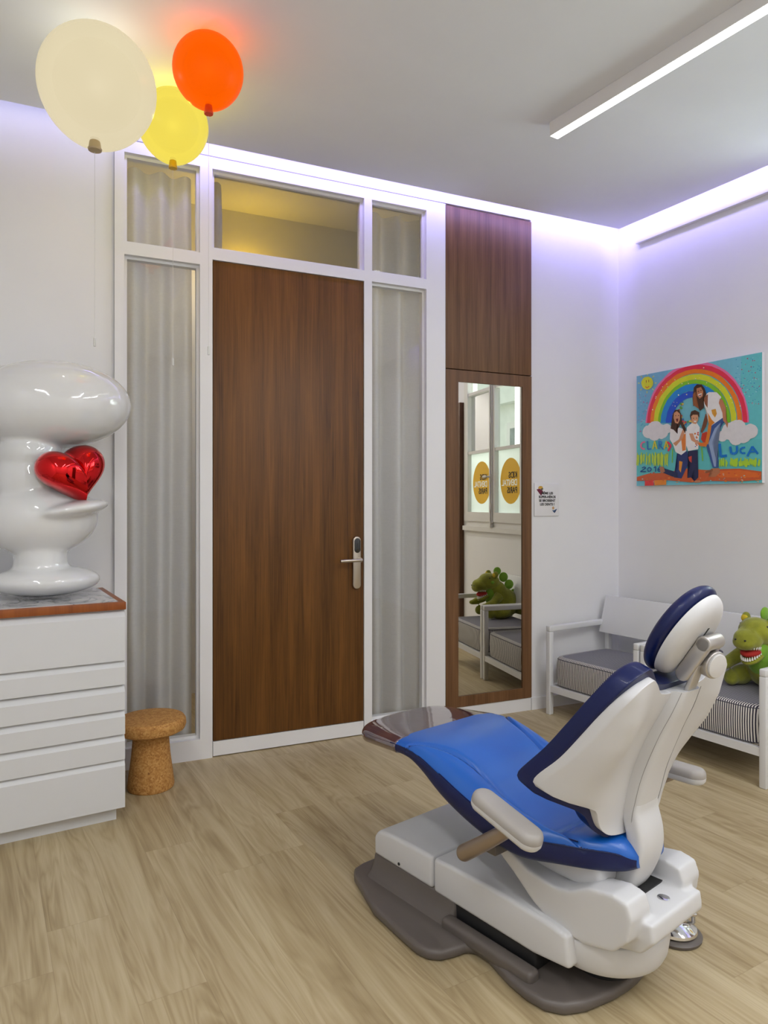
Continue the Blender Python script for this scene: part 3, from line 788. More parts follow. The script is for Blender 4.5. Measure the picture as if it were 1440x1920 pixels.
P((250, 245, 240), [(708, 770), (740, 770), (732, 784), (716, 784)]); Pc((60, 35, 25), 707, 745, 5, n=8); Pc((60, 35, 25), 738, 744, 5, n=8)
P((190, 130, 100), [(735, 1385), (790, 1375), (800, 1400), (740, 1405)])
bm = bmesh.new(); lay = bm.loops.layers.float_color.new('Col')
for k, (pl, c) in enumerate(PS):
    vs = []
    for x, y in pl:
        u, v = uv(x, y); u = min(max(u, 0), 1); v = min(max(v, 0), 1)
        vs.append(bm.verts.new((pL+u*(pR_-pL), -.0282-.000008*k, pz0+v*(pz1-pz0))))
    f = bm.faces.new(vs)
    for lp in f.loops: lp[lay] = c
bmesh.ops.triangulate(bm, faces=bm.faces[:])
me = bpy.data.meshes.new('painted_image'); bm.to_mesh(me); bm.free(); me.materials.append(M['print'])
o = bpy.data.objects.new('painted_image', me); COL.objects.link(o); o.parent = pic

# ------------------------------------------------------------------ low lounge chairs
CHW = .690; CHD = .585
def rr_box(bm, x0, x1, y0, y1, z0, z1): return box(bm, x0, x1, y0, y1, z0, z1)
def lounge(name, label, loc, rz):
    # local x = depth (front 0 -> back), local y = width (0 -> -CHW, towards the camera side)
    t = thing(name, label, 'armchair', loc, rz, 'low striped lounge chairs'); del t['group']
    lw = .034
    for x in (0, CHD-lw):
        for y in (-lw, -CHW):
            top = .556 if x == 0 else .60
            obj('leg', Box(x, x+lw, y, y+lw, 0, top-.036 if x == 0 else top-.02), 'chairframe', t, bevel=.004)
    for y in (-lw, -CHW): obj('armrest', Box(0, CHD-.02, y, y+lw, .520, .556), 'chairframe', t, bevel=.006)
    bm = bmesh.new(); e = .03
    box(bm, .003, .03, -CHW+lw, -lw, .145, .185); box(bm, CHD-.04, CHD-.01, -CHW+lw, -lw, .145, .185)
    box(bm, lw, CHD-lw, -CHW+.004, -CHW+.03, .145, .185); box(bm, lw, CHD-lw, -.03, -.004, .145, .185)
    for k in range(5): box(bm, .03, CHD-.04, -CHW+.09+k*.12, -CHW+.13+k*.12, .165, .180)
    obj('seat_frame', bm, 'chairframe', t, smooth=False)
    bm = bmesh.new()
    pts = [(.470, .475), (.490, .475), (.555, .712), (.537, .712)]
    prism(bm, pts, -CHW+.02, -.02, 'y')
    obj('backrest', bm, 'chairframe', t, bevel=.003)
    # cushion
    bm = bmesh.new(); nx, ny = 18, 18
    cx0, cx1, cy0, cy1, z0, z1 = .012, .53, -CHW+lw+.006, -lw-.006, .186, .372
    def sup(n_, hx, hy, cx, cy, z, ex=9):
        r = []
        for k in range(n_):
            a = 2*PI*k/n_; c_, s_ = math.cos(a), math.sin(a)
            q = (abs(c_)**ex+abs(s_)**ex)**(-1/ex); r.append((cx+hx*c_*q, cy+hy*s_*q, z))
        return r
    hx, hy = (cx1-cx0)/2, (cy1-cy0)/2; mx, my = (cx0+cx1)/2, (cy0+cy1)/2
    prof = [(.90, 0), (.965, .003), (.985, .012), (1.0, .06), (1.006, .10), (1.0, .14), (.988, .168), (.975, .176), (.955, .181), (.85, .186), (.5, .192), (.1, .194)]
    rings = [sup(96, hx*1.0-(1-a)*hx if a < .9 else hx-(1-a)*.25, hy*a if a < .9 else hy-(1-a)*.25, mx, my, z0+z) for a, z in prof]
    loft(bm, rings)
    cu = obj('seat_cushion', bm, 'stripe', t, angle=180)
    bm = bmesh.new()
    for zz, a in ((z0+.170, .010), (z0+.008, .012)):
        rg = sup(96, hx-a+.0045, hy-a+.0045, mx, my, zz); rg.append(rg[0])
        rad = .0032
        prs = []
        for k, p in enumerate(rg):
            d_ = Vector(rg[(k+1) % 96])-Vector(rg[k-1]); d_.z = 0; d_.normalize(); a_ = Vector((d_.y, -d_.x, 0))
            prs.append([Vector(p)+a_*rad*math.cos(q)+Vector((0, 0, rad*math.sin(q))) for q in (0, 1.05, 2.1, 3.14, 4.19, 5.24)])
        loft(bm, prs, cap=False)
    obj('piping', bm, 'piping', cu)
    return t
cA = math.atan2(.143, .990)
fdir = Vector((.1425, -.9898))
c1 = Vector((2.745, 3.598))
lounge('lounge_chair', 'low white lounge chair with striped cushion in the corner beside the wardrobe', (c1.x, c1.y, 0), cA)
c2 = c1+fdir*(CHW+.012)
lounge('lounge_chair', 'low white lounge chair with striped cushion holding the green plush dinosaur', (c2.x, c2.y, 0), cA)

# ------------------------------------------------------------------ plush dinosaur (faces away from the wall, towards -X)
dn = thing('plush_dinosaur', 'green plush dinosaur with open toothy mouth sitting on the nearer lounge chair', 'plush toy', (3.29, 2.475, .378), R(8))
dn.scale = (1.14, 1.14, 1.14)
bm = bmesh.new()
ell(bm, (.03, 0, .10), (.115, .10, .11)); ell(bm, (-.02, 0, .18), (.075, .07, .09), (0, R(-20), 0))
ell(bm, (-.085, 0, .262), (.080, .074, .062), (0, R(12), 0)); ell(bm, (-.155, 0, .232), (.062, .058, .046), (0, R(24), 0))
ell(bm, (-.185, 0, .222), (.034, .050, .034))
ell(bm, (-.115, 0, .156), (.068, .046, .019), (0, R(-28), 0))
for s in (-1, 1):
    tube(bm, spline([(-.04, s*.07, .16), (-.10, s*.105, .12), (-.155, s*.11, .10)], 8), [.036, .034, .032, .030, .028, .027, .026, .025, .022], 14)
    ell(bm, (-.165, s*.11, .098), (.030, .022, .018))
    ell(bm, (-.04, s*.095, .045), (.085, .042, .045)); ell(bm, (-.115, s*.10, .040), (.035, .032, .035))
    ell(bm, (-.062, s*.062, .315), (.022, .018, .026))
tube(bm, spline([(.09, 0, .09), (.14, .05, .06), (.15, .12, .045), (.12, .17, .05)], 10), [.06-.005*k for k in range(11)], 16)
for k in range(4): ell(bm, (-.165+.024*k, 0, .272+.010*k), (.009, .042, .016), (0, R(20), 0), 16)
obj('plush_body', bm, 'plush', dn, voxel=.0055, smoothit=5)
bm = bmesh.new(); ell(bm, (-.055, 0, .135), (.055, .060, .10), (0, R(-22), 0)); ell(bm, (-.085, 0, .178), (.05, .052, .05))
for k, (x, z, r) in enumerate(((-.02, .335, .030), (.03, .29, .036), (.075, .235, .036), (.115, .17, .032), (.14, .11, .024))):
    ell(bm, (x, 0, z), (r, .012, r))
for s in (-1, 1): ell(bm, (-.09, s*.072, .262), (.014, .008, .012), seg=16)
obj('belly_and_spikes', bm, 'plushlight', dn)
bm = bmesh.new()
for s in (-1, 1):
    ell(bm, (-.075, s*.062, .318), (.012, .016, .018)); ell(bm, (-.098, s*.05, .292), (.014, .012, .012))
bm.free()
for s in (-1, 1):
    obj('ear_patch', ell(bmesh.new(), (-.074, s*.062, .312), (.012, .016, .018)), 'plushyellow', dn)
    ep_ = obj('eye_patch', ell(bmesh.new(), (-.098, s*.052, .288), (.014, .011, .012)), 'plushyellow', dn)
    obj('eye', ell(bmesh.new(), (-.108, s*.060, .291), (.005, .005, .005), seg=14), 'paintblack', ep_)
    obj('nostril', ell(bmesh.new(), (-.214, s*.022, .236), (.004, .005, .004), seg=12), 'paintblack', dn)
bm = bmesh.new(); ell(bm, (-.128, 0, .176), (.056, .041, .022), (0, R(-8), 0)); obj('mouth', bm, 'mouth', dn)
bm = bmesh.new()
for k in range(15):
    a = R(-95+k*190/14); x = -.140-.052*math.cos(a); y = .046*math.sin(a)
    cyl(bm, (x, y, .205-.1*(x+.14)), (x, y, .191-.1*(x+.14)), .0052, .0012, 8)
    x2 = -.125-.050*math.cos(a); y2 = .038*math.sin(a)
    cyl(bm, (x2, y2, .166+.55*(x2+.125)), (x2, y2, .182+.55*(x2+.125)), .0048, .0012, 8)
obj('teeth', bm, 'teeth', dn)

# ------------------------------------------------------------------ dental chair   (local x lateral, y towards the foot end)
dc = thing('dental_chair', 'reclined blue and white dental chair in the middle of the room', 'dental chair', (1.33, 1.734, 0), R(15.66))
half = [(-.06, .674), (-.19, .674), (-.235, .664), (-.262, .625), (-.334, .43), (-.356, .25), (-.360, .20), (-.350, .160), (-.325, .132), (-.285, .117), (-.242, .108), (-.226, .085), (-.226, .045), (-.240, .0), (-.256, -.055), (-.266, -.127), (-.260, -.183), (-.232, -.227), (-.178, -.257), (-.087, -.279), (-.02, -.286)]
poly = half+[(-x, y) for x, y in half[::-1]]
poly = [(x, y) for x, y, in poly]
bm = bmesh.new(); prism(bm, poly, 0, .034)
bp = obj('base_plate', bm, 'taupe', dc, bevel=.016, seg=5)
bm = bmesh.new()
loft(bm, [[(sx*w, y, z) for sx, y in ((-1, .60), (1, .60), (1, .20), (-1, .20))] for w, z in ((.245, .030), (.215, .045), (.200, .075), (.196, .105))])
box(bm, -.243, -.198, -.125, .22, .02, .062); box(bm, .198, .243, -.125, .22, .02, .062)
obj('base_body', bm, 'taupe', dc, bevel=.014, seg=4)
obj('mechanism', Box(-.19, .19, -.10, .22, .03, .098), 'dark', dc, bevel=.01)
obj('pivot_post', lathe(bmesh.new(), [(.085, .02), (.085, .09)], 48, (0, -.195, 0)), 'dark', dc)
bm = bmesh.new(); prism(bm, [(.297, .098), (.590, .100), (.590, .165), (.565, .192), (.50, .200), (.297, .203)], -.203, .203, 'x')
obj('base_cover', bm, 'shell', dc, bevel=.014, seg=4)
bm = bmesh.new(); prism(bm, [(.291, .094), (.291, .203), (.20, .206), (.0, .207), (-.15, .200), (-.212, .190), (-.222, .104), (-.10, .090)], -.203, .203, 'x')
obj('lift_arm_cover', bm, 'shell', dc, bevel=.013, seg=4)
bm = bmesh.new(); cyl(bm, (-.2035, .455, .118), (-.2055, .455, .118), .005, seg=16); obj('screw', bm, 'dark', dc)
# turntable drum
obj('turntable', lathe(bmesh.new(), [(.10, .080), (.140, .082), (.158, .090), (.168, .110), (.174, .150), (.172, .172), (.14, .180)], 64, (.0, -.195, 0)), 'shell', dc, bevel=.004)
# carriage
bm = bmesh.new()
side = [(.080, .330), (.060, .350), (-.06, .300), (-.150, .288), (-.200, .298), (-.260, .330), (-.330, .343), (-.372, .335), (-.385, .300), (-.375, .240), (-.33, .195), (-.25, .175), (-.15, .178), (-.08, .215), (-.01, .270)]
prism(bm, side, -.178, -.085, 'x'); prism(bm, side, .085, .178, 'x')
mid = [(.080, .330), (.060, .345), (-.06, .290), (-.30, .284), (-.412, .280), (-.416, .235), (-.38, .195), (-.25, .165), (-.13, .170), (-.05, .225), (0, .270)]
prism(bm, mid, -.13, .13, 'x')
obj('carriage', bm, 'shell', dc, voxel=.0045, smoothit=18)
obj('carriage_slot', Box(-.085, .085, -.325, -.27, .283, .2875), 'dark', dc, smooth=False)
obj('logo_badge', lathe(bmesh.new(), [(.016, 0), (.016, .002), (.013, .003)], 32, (.012, -.365, .281)), 'chrome', dc)
bm = bmesh.new(); prism(bm, [(.06, .335), (.05, .385), (-.26, .40), (-.27, .31), (-.2, .285), (-.05, .285)], -.125, .125, 'x')
obj('seat_support', bm, 'shell', dc, bevel=.02, seg=4)
# ---- seat cushion
ZC_ = [(-.34, .40), (-.30, .436), (-.22, .442), (-.165, .430), (-.145, .415), (-.12, .412), (-.05, .423), (.03, .452), (.10, .490), (.17, .528), (.25, .552), (.35, .559), (.46, .552)]
ZSd = [(-.34, .40), (-.30, .432), (-.22, .438), (-.12, .440), (-.03, .452), (.05, .474), (.13, .500), (.22, .530), (.32, .548), (.46, .550)]
ZB = [(-.34, .372), (-.31, .360), (-.26, .352), (-.17, .347), (-.07, .344), (0, .352), (.06, .364), (.14, .388), (.22, .422), (.30, .474), (.36, .500), (.46, .503)]
WQ = [(-.34, .06), (-.325, .088), (-.305, .108), (-.27, .136), (-.22, .166), (-.16, .198), (-.09, .236), (.0, .249), (.2, .253), (.46, .247)]
GQ = [(-.2, .16), (-.1, .150), (.10, .150), (.18, .158), (.26, .178), (.32, .205), (.37, .246), (.40, .30), (.46, .32)]
def seat_top(p, q):
    w = sinterp(WQ, q); zc, zs_, g = sinterp(ZC_, q), sinterp(ZSd, q), sinterp(GQ, q); ap = abs(p)
    s = min(max((ap-g+.012)/.045, 0), 1); s = s*s*(3-2*s); zt = zc+(zs_-zc)*s
    if ap > g and q < .36: zt += .012*math.sin(min(1, (ap-g)/(w-g+1e-6))*PI)
    zt -= .013*math.exp(-((ap-g)/.007)**2)*(1 if q < .40 else 0)
    if ap < g: zt -= .011*math.exp(-((q+.135)/.008)**2)
    return zt
def crown(x, e=7): return max(0., 1-abs(x)**e)**(1/2.6)
rings = []; NQ = 110
for k in range(NQ+1):
    q = -.335+.795*k/NQ; w = sinterp(WQ, q); zc, zs_, zb = sinterp(ZC_, q), sinterp(ZSd, q), sinterp(ZB, q); g = sinterp(GQ, q)
    endf = 1.0
    if q > .44: endf = 1-.25*((q-.44)/.02)**2
    ring = []; NT_ = 120
    for i in range(NT_+1):
        x = math.sin(PI/2*(2*i/NT_-1)); p = x*w; ap = abs(p)
        zt = seat_top(p, q)
        zm = zb+(zt-zb)*.45
        ring.append((p, q, zm+(zt-zm)*crown(x)*endf))
    for i in range(1, 30):
        x = math.sin(PI/2*(1-2*i/30)); p = x*w
        zt = zs_; zm = zb+(zt-zb)*.45
        ring.append((p*1.0, q, zm-(zm-zb)*crown(x, 9)*endf))
    rings.append(ring)
bm = loft(bmesh.new(), rings)
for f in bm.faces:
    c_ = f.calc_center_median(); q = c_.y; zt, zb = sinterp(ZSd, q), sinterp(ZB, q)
    if c_.z < zb+(zt-zb)*.74 and (abs(c_.x) > sinterp(WQ, q)*.9 or q < -.32 or c_.z < zb+.03): f.material_index = 1  # seat sides and underside go navy: their shade is put into the colour
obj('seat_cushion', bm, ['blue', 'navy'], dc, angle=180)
for s_ in (-1, 1):
    pts = []
    for k in range(70):
        q = -.235+.60*k/69; p = sinterp(GQ, q)
        if p > sinterp(WQ, q)*.965: continue
        pts.append((s_*p, q, seat_top(p, q)+.0006))
    obj('seam', tube(bmesh.new(), pts, .0019, 6), 'navy', dc)
obj('seam', tube(bmesh.new(), [(-.148+.296*k/20, -.135, seat_top(.05, -.135)+.0004) for k in range(21)], .0017, 6), 'navy', dc)
# seam piping round the lower edge of the seat
for s in (-1, 1):
    pts = []
    for k in range(60):
        q = -.31+.76*k/59; w = sinterp(WQ, q); zt = sinterp(ZSd, q); zb = sinterp(ZB, q)
        pts.append((s*(w*.993+.0008), q, zb+(zt-zb)*.74))
    obj('seam', tube(bmesh.new(), pts, .0016, 6), 'navy', dc)
# ---- foot cover
rings = []
for k in range(31):
    q = .425+.245*k/30; e = (q-.425)/.245
    w = .252-.035*e-.05*max(0, e-.75)**2*16*.5; zt = .5545-.018*e; zb = .499-.028*e
    if e > .93: zt -= (e-.93)*.20; zb += (e-.93)*.12
    ring = []
    for i in range(61):
        x = math.sin(PI/2*(2*i/60-1)); zm = (zt+zb)/2; ring.append((x*w, q+.03*(1-x*x)*e, zm+(zt-zm)*crown(x)))
    for i in range(1, 20):
        x = math.sin(PI/2*(1-2*i/20)); zm = (zt+zb)/2; ring.append((x*w, q+.03*(1-x*x)*e, zm-(zm-zb)*crown(x, 9)))
    rings.append(ring)
obj('foot_cover', loft(bmesh.new(), rings), 'footcover', dc, angle=180)
# ---- backrest
QC = [(.44, -.290), (.48, -.288), (.53, -.297), (.62, -.318), (.73, -.362), (.80, -.398), (.86, -.425), (.93, -.455)]
QE = [(.44, -.085), (.50, -.105), (.56, -.145), (.62, -.200), (.68, -.255), (.75, -.308), (.81, -.355), (.88, -.415), (.93, -.452)]
def Fq(p, z):
    a = min(abs(p)/.272, 1.05)**6
    return sinterp(QC, z)*(1-a)+sinterp(QE, z)*a
WZ = [(.445, .045), (.450, .085), (.458, .12), (.475, .148), (.511, .170), (.530, .178), (.545, .190), (.553, .215), (.562, .245), (.58, .268), (.61, .275), (.677, .271), (.75, .266), (.806, .262), (.85, .255), (.875, .242), (.893, .218), (.905, .18)]
WZC = [(.437, .05), (.445, .10), (.458, .13), (.475, .155), (.511, .180), (.530, .200), (.543, .232), (.553, .254), (.565, .265), (.585, .272), (.61, .273), (.677, .271), (.75, .266), (.806, .262), (.85, .255), (.875, .242), (.893, .218), (.905, .18)]
def Tz(p):
    a = abs(p)
    return interp([(0, .845), (.07, .848), (.11, .856), (.145, .885), (.17, .903), (.3, .905)], a)
def backgrid(ws, zlo, zhi, off, NS=56, NTt=60, puff=None, WT=None):
    g = []
    for j in range(NTt+1):
        t = j/NTt; t = .5-.5*math.cos(PI*t); zn = .445+t*.460; w = sinterp(WT or WZ, zn)+ws
        row = []
        for i in range(NS+1):
            s = math.sin(PI/2*(2*i/NS-1)); p = s*w
            z = zn-(t**7)*(.905-Tz(p))
            zz = zlo+(z-.445)*(zhi-zlo)/(.905-.445)
            d_ = off if puff is None else off+puff*(max(0, 1-abs(s)**8)**.33)*(max(0, 1-abs(2*t-1)**12)**.33)
            q = Fq(p, zz)
            row.append((p, q+d_*.93, zz+d_*.33))
        g.append(row)
    return g
def bulge(g):
    out = []
    for r in g:
        o_ = []
        for (p, q, z) in r:
            hz = interp([(.50, 0), (.60, .018), (.65, .030), (.73, .046), (.80, .036), (.86, .016), (.90, .0)], z)
            k = math.exp(-((abs(p)-.225)/.06)**2)*max(0, 1-(abs(p)/.275)**14)
            o_.append((p, q-hz*k, z))
        out.append(o_)
    return out
def closed(ga, gb):
    bm = bmesh.new(); A = [[bm.verts.new(c) for c in r] for r in ga]; B = [[bm.verts.new(c) for c in r] for r in gb]
    nj, ni = len(A), len(A[0])
    for j in range(nj-1):
        for i in range(ni-1):
            bm.faces.new((A[j][i], A[j][i+1], A[j+1][i+1], A[j+1][i])); bm.faces.new((B[j][i], B[j+1][i], B[j+1][i+1], B[j][i+1]))
    for j in range(nj-1):
        bm.faces.new((A[j][0], A[j+1][0], B[j+1][0], B[j][0])); bm.faces.new((A[j][-1], B[j][-1], B[j+1][-1], A[j+1][-1]))
    for i in range(ni-1):
        bm.faces.new((A[0][i], B[0][i], B[0][i+1], A[0][i+1])); bm.faces.new((A[-1][i], A[-1][i+1], B[-1][i+1], B[-1][i]))
    bmesh.ops.remove_doubles(bm, verts=bm.verts[:], dist=.00005)
    return bm
bs = obj('back_shell', closed(bulge(backgrid(-.002, .445, .905, 0)), backgrid(.0, .445, .905, .020)), 'shell', dc, smoothit=3, angle=180)
obj('back_cushion', closed(backgrid(.004, .437, .925, .018, WT=WZC), backgrid(.004, .437, .925, .048, puff=.036, WT=WZC)), 'navy', dc, smoothit=4, angle=180)
# spine cover
rings = []
for k in range(41):
    z = .478+.375*k/40; hw = sinterp([(.47, .058), (.53, .066), (.62, .066), (.72, .064), (.80, .058), (.86, .050)], z)
    qc = sinterp(QC, z); pr = .032+.010*math.sin(k/40*PI)
    ring = []
    for i in range(33):
        x = -1+2*i/32; ring.append((x*hw*(1+.0), qc+.02-(pr+.02)*(max(0, 1-abs(x)**5)**.4), z))
    rings.append(ring)
obj('spine_cover', loft(bmesh.new(), rings), 'shell', dc, angle=60)
for s_ in (-1, 1):
    pts = [tuple(Vector(r[1 if s_ < 0 else -2])+Vector((s_*.003, -.014, 0))) for r in rings]
    obj('seam', tube(bmesh.new(), pts, .0008, 6), 'seamgrey', dc)
# column
def rrect(c, u, v, hw, hd, e=5, n=40):
    out = []
    for k in range(n):
        a = 2*PI*k/n; c_, s_ = math.cos(a), math.sin(a); q = (abs(c_)**e+abs(s_)**e)**(-1/e)
        out.append(Vector(c)+Vector(u)*hw*c_*q+Vector(v)*hd*s_*q)
    return out
rings = []
path = spline([(-.255, .275), (-.292, .330), (-.318, .400), (-.318, .450), (-.305, .500), (-.305, .530)], 30)
for k, (q, z) in enumerate(path):
    a, b_ = path[max(k-1, 0)], path[min(k+1, 30)]; tq, tz = b_[0]-a[0], b_[1]-a[1]; L = math.hypot(tq, tz)
    hw = .060 if k < 24 else .060-.0008*(k-24)
    rings.append(rrect((0, q, z), (1, 0, 0), (0, tz/L, -tq/L), hw, .028))
obj('back_column', loft(bmesh.new(), rings), 'shell', dc, angle=60)
# ---- headrest
HA = R(33); HC = Vector((0, -.440, .985)); up = Vector((0, -math.sin(HA), math.cos(HA))); nb_ = Vector((0, -math.cos(HA), -math.sin(HA)))
def disc(bm, ctr, a, b_, d0, d1, top_e=.42, n=72):
    # superelliptic pad: from d0 (flat side) to d1 (domed side) along nb_
    rings = []
    for k in range(13):
        t = k/12; sc_ = math.cos(t*PI/2)**top_e if k < 12 else .02
        dd = d0+(d1-d0)*math.sin(t*PI/2)
        r = []
        for i in range(n):
            th = 2*PI*i/n; x = a*math.cos(th); y = b_*math.sin(th); x *= 1+.06*math.sin(th)
            r.append(ctr+Vector((1, 0, 0))*x*sc_+up*y*sc_+nb_*dd)
        rings.append(r)
    return loft(bm, rings)
hs = obj('headrest_shell', disc(bmesh.new(), HC+up*.004, .100, .126, -.012, .026), 'shell', dc, angle=70)
bm = bmesh.new(); disc(bm, HC+up*.004, .107, .136, -.030, -.008, .30); disc(bm, HC+up*.004, .107, .136, -.030, -.062, .35)
obj('headrest_cushion', bm, 'navy', dc, voxel=.005, smoothit=6)
bm = bmesh.new(); rp = HC+nb_*.0255
box(bm, -.004, .004, -.002, .002, -.018, .018)
sl = obj('headrest_slot', bm, 'dark', dc, smooth=False, loc=HC+up*.035+nb_*.0245+Vector((.002, 0, 0)), rot=(HA, 0, 0))
def capsule_bar(a, b_, r, th, ax=Vector((1, 0, 0))):
    # flat stadium plate between a and b, thickness th along ax
    a, b_ = Vector(a), Vector(b_); d_ = (b_-a).normalized(); n_ = d_.cross(ax).normalized(); pts = []
    for k in range(17): t = -PI/2+PI*k/16; pts.append(b_+n_*r*math.sin(t)+d_*r*math.cos(t))
    for k in range(17): t = PI/2+PI*k/16; pts.append(a+n_*r*math.sin(t)+d_*r*math.cos(t))
    bm = bmesh.new(); loft(bm, [[p-ax*th/2 for p in pts], [p+ax*th/2 for p in pts]]); return bm
hb0 = HC+nb_*.045-up*.078+Vector((.012, 0, 0)); hb1 = HC+nb_*.045+up*.022+Vector((.012, 0, 0))
obj('headrest_stem', Box(-.021, .021, -.0065, .0065, 0, .13), 'silver', dc, bevel=.003, loc=(0, -.423, .80), rot=(R(20), 0, 0))
hg = obj('headrest_bracket', capsule_bar(hb0+Vector((-.030, 0, 0)), hb1+Vector((-.030, 0, 0)), .0185, .020), 'silver', dc, bevel=.004)
obj('headrest_bracket', capsule_bar(hb0+up*.045+Vector((.030, 0, 0)), hb1+Vector((.030, 0, 0)), .018, .016), 'silver', dc, bevel=.004)
bm = bmesh.new(); cyl(bm, hb1+Vector((-.040, 0, 0)), hb1+Vector((.040, 0, 0)), .0195); obj('headrest_hinge', bm, 'silver', dc, bevel=.002)
kc = HC+nb_*.070-up*.030+Vector((.032, 0, 0)); kn = Vector((-.25, -.95, -.18)).normalized()
bm = bmesh.new(); cyl(bm, kc-kn*.012, kc+kn*.016, .036, .036, 48); kb = obj('locking_knob', bm, 'silver', dc, bevel=.004)
bm = bmesh.new(); cyl(bm, kc+kn*.012, kc+kn*.0215, .031, .031, 48); obj('knob_cap', bm, 'silverw', kb, bevel=.002)
# ---- armrests
def arm(s, a, b_, piv, w=.036):
    a, b_ = Vector(a), Vector(b_); d_ = (b_-a); L = d_.length; d_.normalize(); side_ = Vector((1, 0, 0)); n_ = side_.cross(d_).normalized()
    if n_.z < 0: n_ = -n_
    def layer(h, sc_):
        r = w*sc_; pts = []
        for k in range(17): t = -PI/2+PI*k/16; pts.append(b_+side_*r*math.sin(t)+d_*r*math.cos(t)+n_*h)
        for k in range(17): t = PI/2+PI*k/16; pts.append(a+side_*r*math.sin(t)+d_*r*math.cos(t)+n_*h)
        return pts
    pt = obj('arm_pad', loft(bmesh.new(), [layer(0, .98), layer(.004, 1.0), layer(.012, .98), layer(.019, .90), layer(.024, .74), layer(.026, .5)]), 'pad', dc, angle=50)
    obj('pad_underside', loft(bmesh.new(), [layer(-.022, .55), layer(-.018, .85), layer(-.010, .98), layer(0, 1.0)]), 'shell', pt, angle=50)
    m_ = a.lerp(b_, .62)-n_*.014
    pts = spline([tuple(piv), tuple(Vector(piv).lerp(m_, .5)+Vector((0, 0, -.002))), tuple(m_)], 14)
    bm = bmesh.new(); tube(bm, pts, [.0235-.0003*k for k in range(15)], 24)
    ell(bm, piv, (.0235, .0235, .0235)); ell(bm, tuple(m_), (.019, .019, .012))
    obj('arm_post', bm, 'arm', dc)
arm(-1, (-.325, -.035, .520), (-.325, -.185, .478), (-.300, .062, .338))
arm(1, (.335, -.10, .500), (.362, -.275, .490), (.300, .02, .338), .034)
bm = bmesh.new(); cyl(bm, (-.245, .062, .345), (-.31, .062, .345), .016); cyl(bm, (.245, .02, .345), (.31, .02, .345), .016)
box(bm, -.24, .24, .0, .07, .33, .358); obj('arm_mount', bm, 'taupe', dc, bevel=.003)

# ------------------------------------------------------------------ foot control behind the chair
ft = thing('foot_control', 'round foot control with metal lever on the floor behind the dental chair', 'foot pedal', (1.700, 1.592, 0), R(20))
obj('pedal_base', lathe(bmesh.new(), [(.060, 0), (.078, .002), (.080, .010), (.072, .016), (.05, .018)], 48), 'taupe', ft)
obj('pedal_disc', lathe(bmesh.new(), [(.060, .017), (.066, .022), (.064, .030), (.040, .046), (.010, .050)], 48), 'chrome', ft)
lv = obj('pedal_lever', Box(-.075, .065, -.012, .012, .060, .070), 'chrome', ft, bevel=.003, rot=(0, R(4), R(-35)))
obj('pedal_pivot', cyl(bmesh.new(), (0, 0, .045), (0, 0, .062), .012), 'silver', ft, bevel=.002)
bm = bmesh.new(); cyl(bm, (.055, -.035, .03), (.055, -.035, .105), .006); cyl(bm, (.055, -.035, .082), (.055, -.035, .110), .011)
obj('pedal_knob', bm, 'silver', ft, bevel=.002)

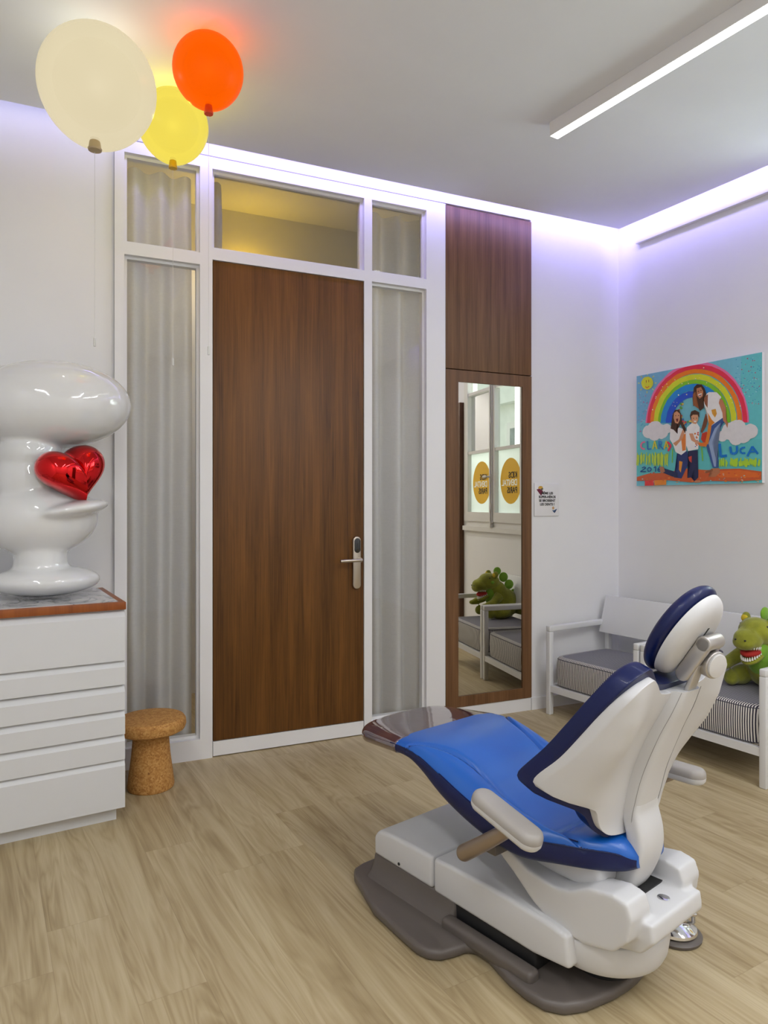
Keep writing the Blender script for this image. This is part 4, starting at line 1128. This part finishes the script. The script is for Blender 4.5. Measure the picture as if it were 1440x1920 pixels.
# ------------------------------------------------------------------ lights
def area(name, loc, rot, sx, sy, e, col=(1, 1, 1), spread=None):
    l = bpy.data.lights.new(name, 'AREA'); l.shape = 'RECTANGLE'; l.size = sx; l.size_y = sy; l.energy = e; l.color = col
    if spread: l.spread = spread
    o = bpy.data.objects.new(name, l); COL.objects.link(o); o.location = loc; o.rotation_euler = rot; return o
VI = (.50, .45, 1.0)
cz_ = ZS+.06
area('cove_light_back', (1.15, YB-d-.01, cz_), (R(62), 0, 0), 4.3, .02, 3.6, (.62, .60, 1.0))
area('cove_light_back_violet', (1.9, YB-d+.0, cz_+.02), (R(38), 0, 0), 3.0, .02, 7, (.36, .28, 1.0))
yc = 1.7; ml = 3.9
area('cove_light_right', (XR(yc)-d-.01, yc, cz_), (R(62), 0, -PI/2+TH), ml, .02, 3.8, (.62, .60, 1.0))
area('cove_light_right_violet', (XR(yc)-d, yc, cz_+.02), (R(38), 0, -PI/2+TH), ml, .02, 9, (.36, .28, 1.0))
# daylight through the window
area('window_daylight', (4.35, 1.75, 2.1), (0, R(90), 0), 1.7, 1.15, 42, (.92, 1, .98))
# unseen fill lights added under the ceiling to brighten the room
for x_, y_ in ((-.45, .1), (1.60, -.25), (2.7, -.2)):
    area('fill_strip', (x_, y_, ZS-.07), (0, 0, math.atan(.135)), .07, 2.3, 31, (1, .998, .995))
# corridor
area('corridor_light', (1.2, 4.5, 3.1), (0, 0, 0), 2.0, .4, 7, (1, .99, .98))
lp = bpy.data.lights.new('corridor_lamp', 'POINT'); lp.energy = 9; lp.color = (1, .60, .03); lp.shadow_soft_size = .08
lo_ = bpy.data.objects.new('corridor_lamp', lp); COL.objects.link(lo_); lo_.location = (1.15, 4.90, 2.93)
w = bpy.data.worlds.new('world'); S.world = w; w.use_nodes = True
bg = w.node_tree.nodes['Background']; sky = w.node_tree.nodes.new('ShaderNodeTexSky'); sky.sky_type = 'NISHITA' if hasattr(sky, 'sun_disc') else sky.sky_type
try: sky.sun_disc = False; sky.sun_elevation = R(40); sky.sun_rotation = R(200)
except Exception: pass
mixn = w.node_tree.nodes.new('ShaderNodeMix'); mixn.data_type = 'RGBA'; mixn.inputs[0].default_value = .85
w.node_tree.links.new(sky.outputs[0], mixn.inputs[6]); mixn.inputs[7].default_value = (.9, 1.0, .97, 1)
w.node_tree.links.new(mixn.outputs[2], bg.inputs[0]); bg.inputs[1].default_value = 1.3

S.view_settings.view_transform = 'Standard'; S.view_settings.look = 'None'; S.view_settings.exposure = 0; S.view_settings.gamma = 1
S.cycles.use_denoising = True
S.cycles.max_bounces = 10; S.cycles.diffuse_bounces = 5; S.cycles.glossy_bounces = 5; S.cycles.transparent_max_bounces = 12
S.cycles.sample_clamp_indirect = 6; S.cycles.caustics_reflective = False; S.cycles.caustics_refractive = False
bpy.context.view_layer.update()
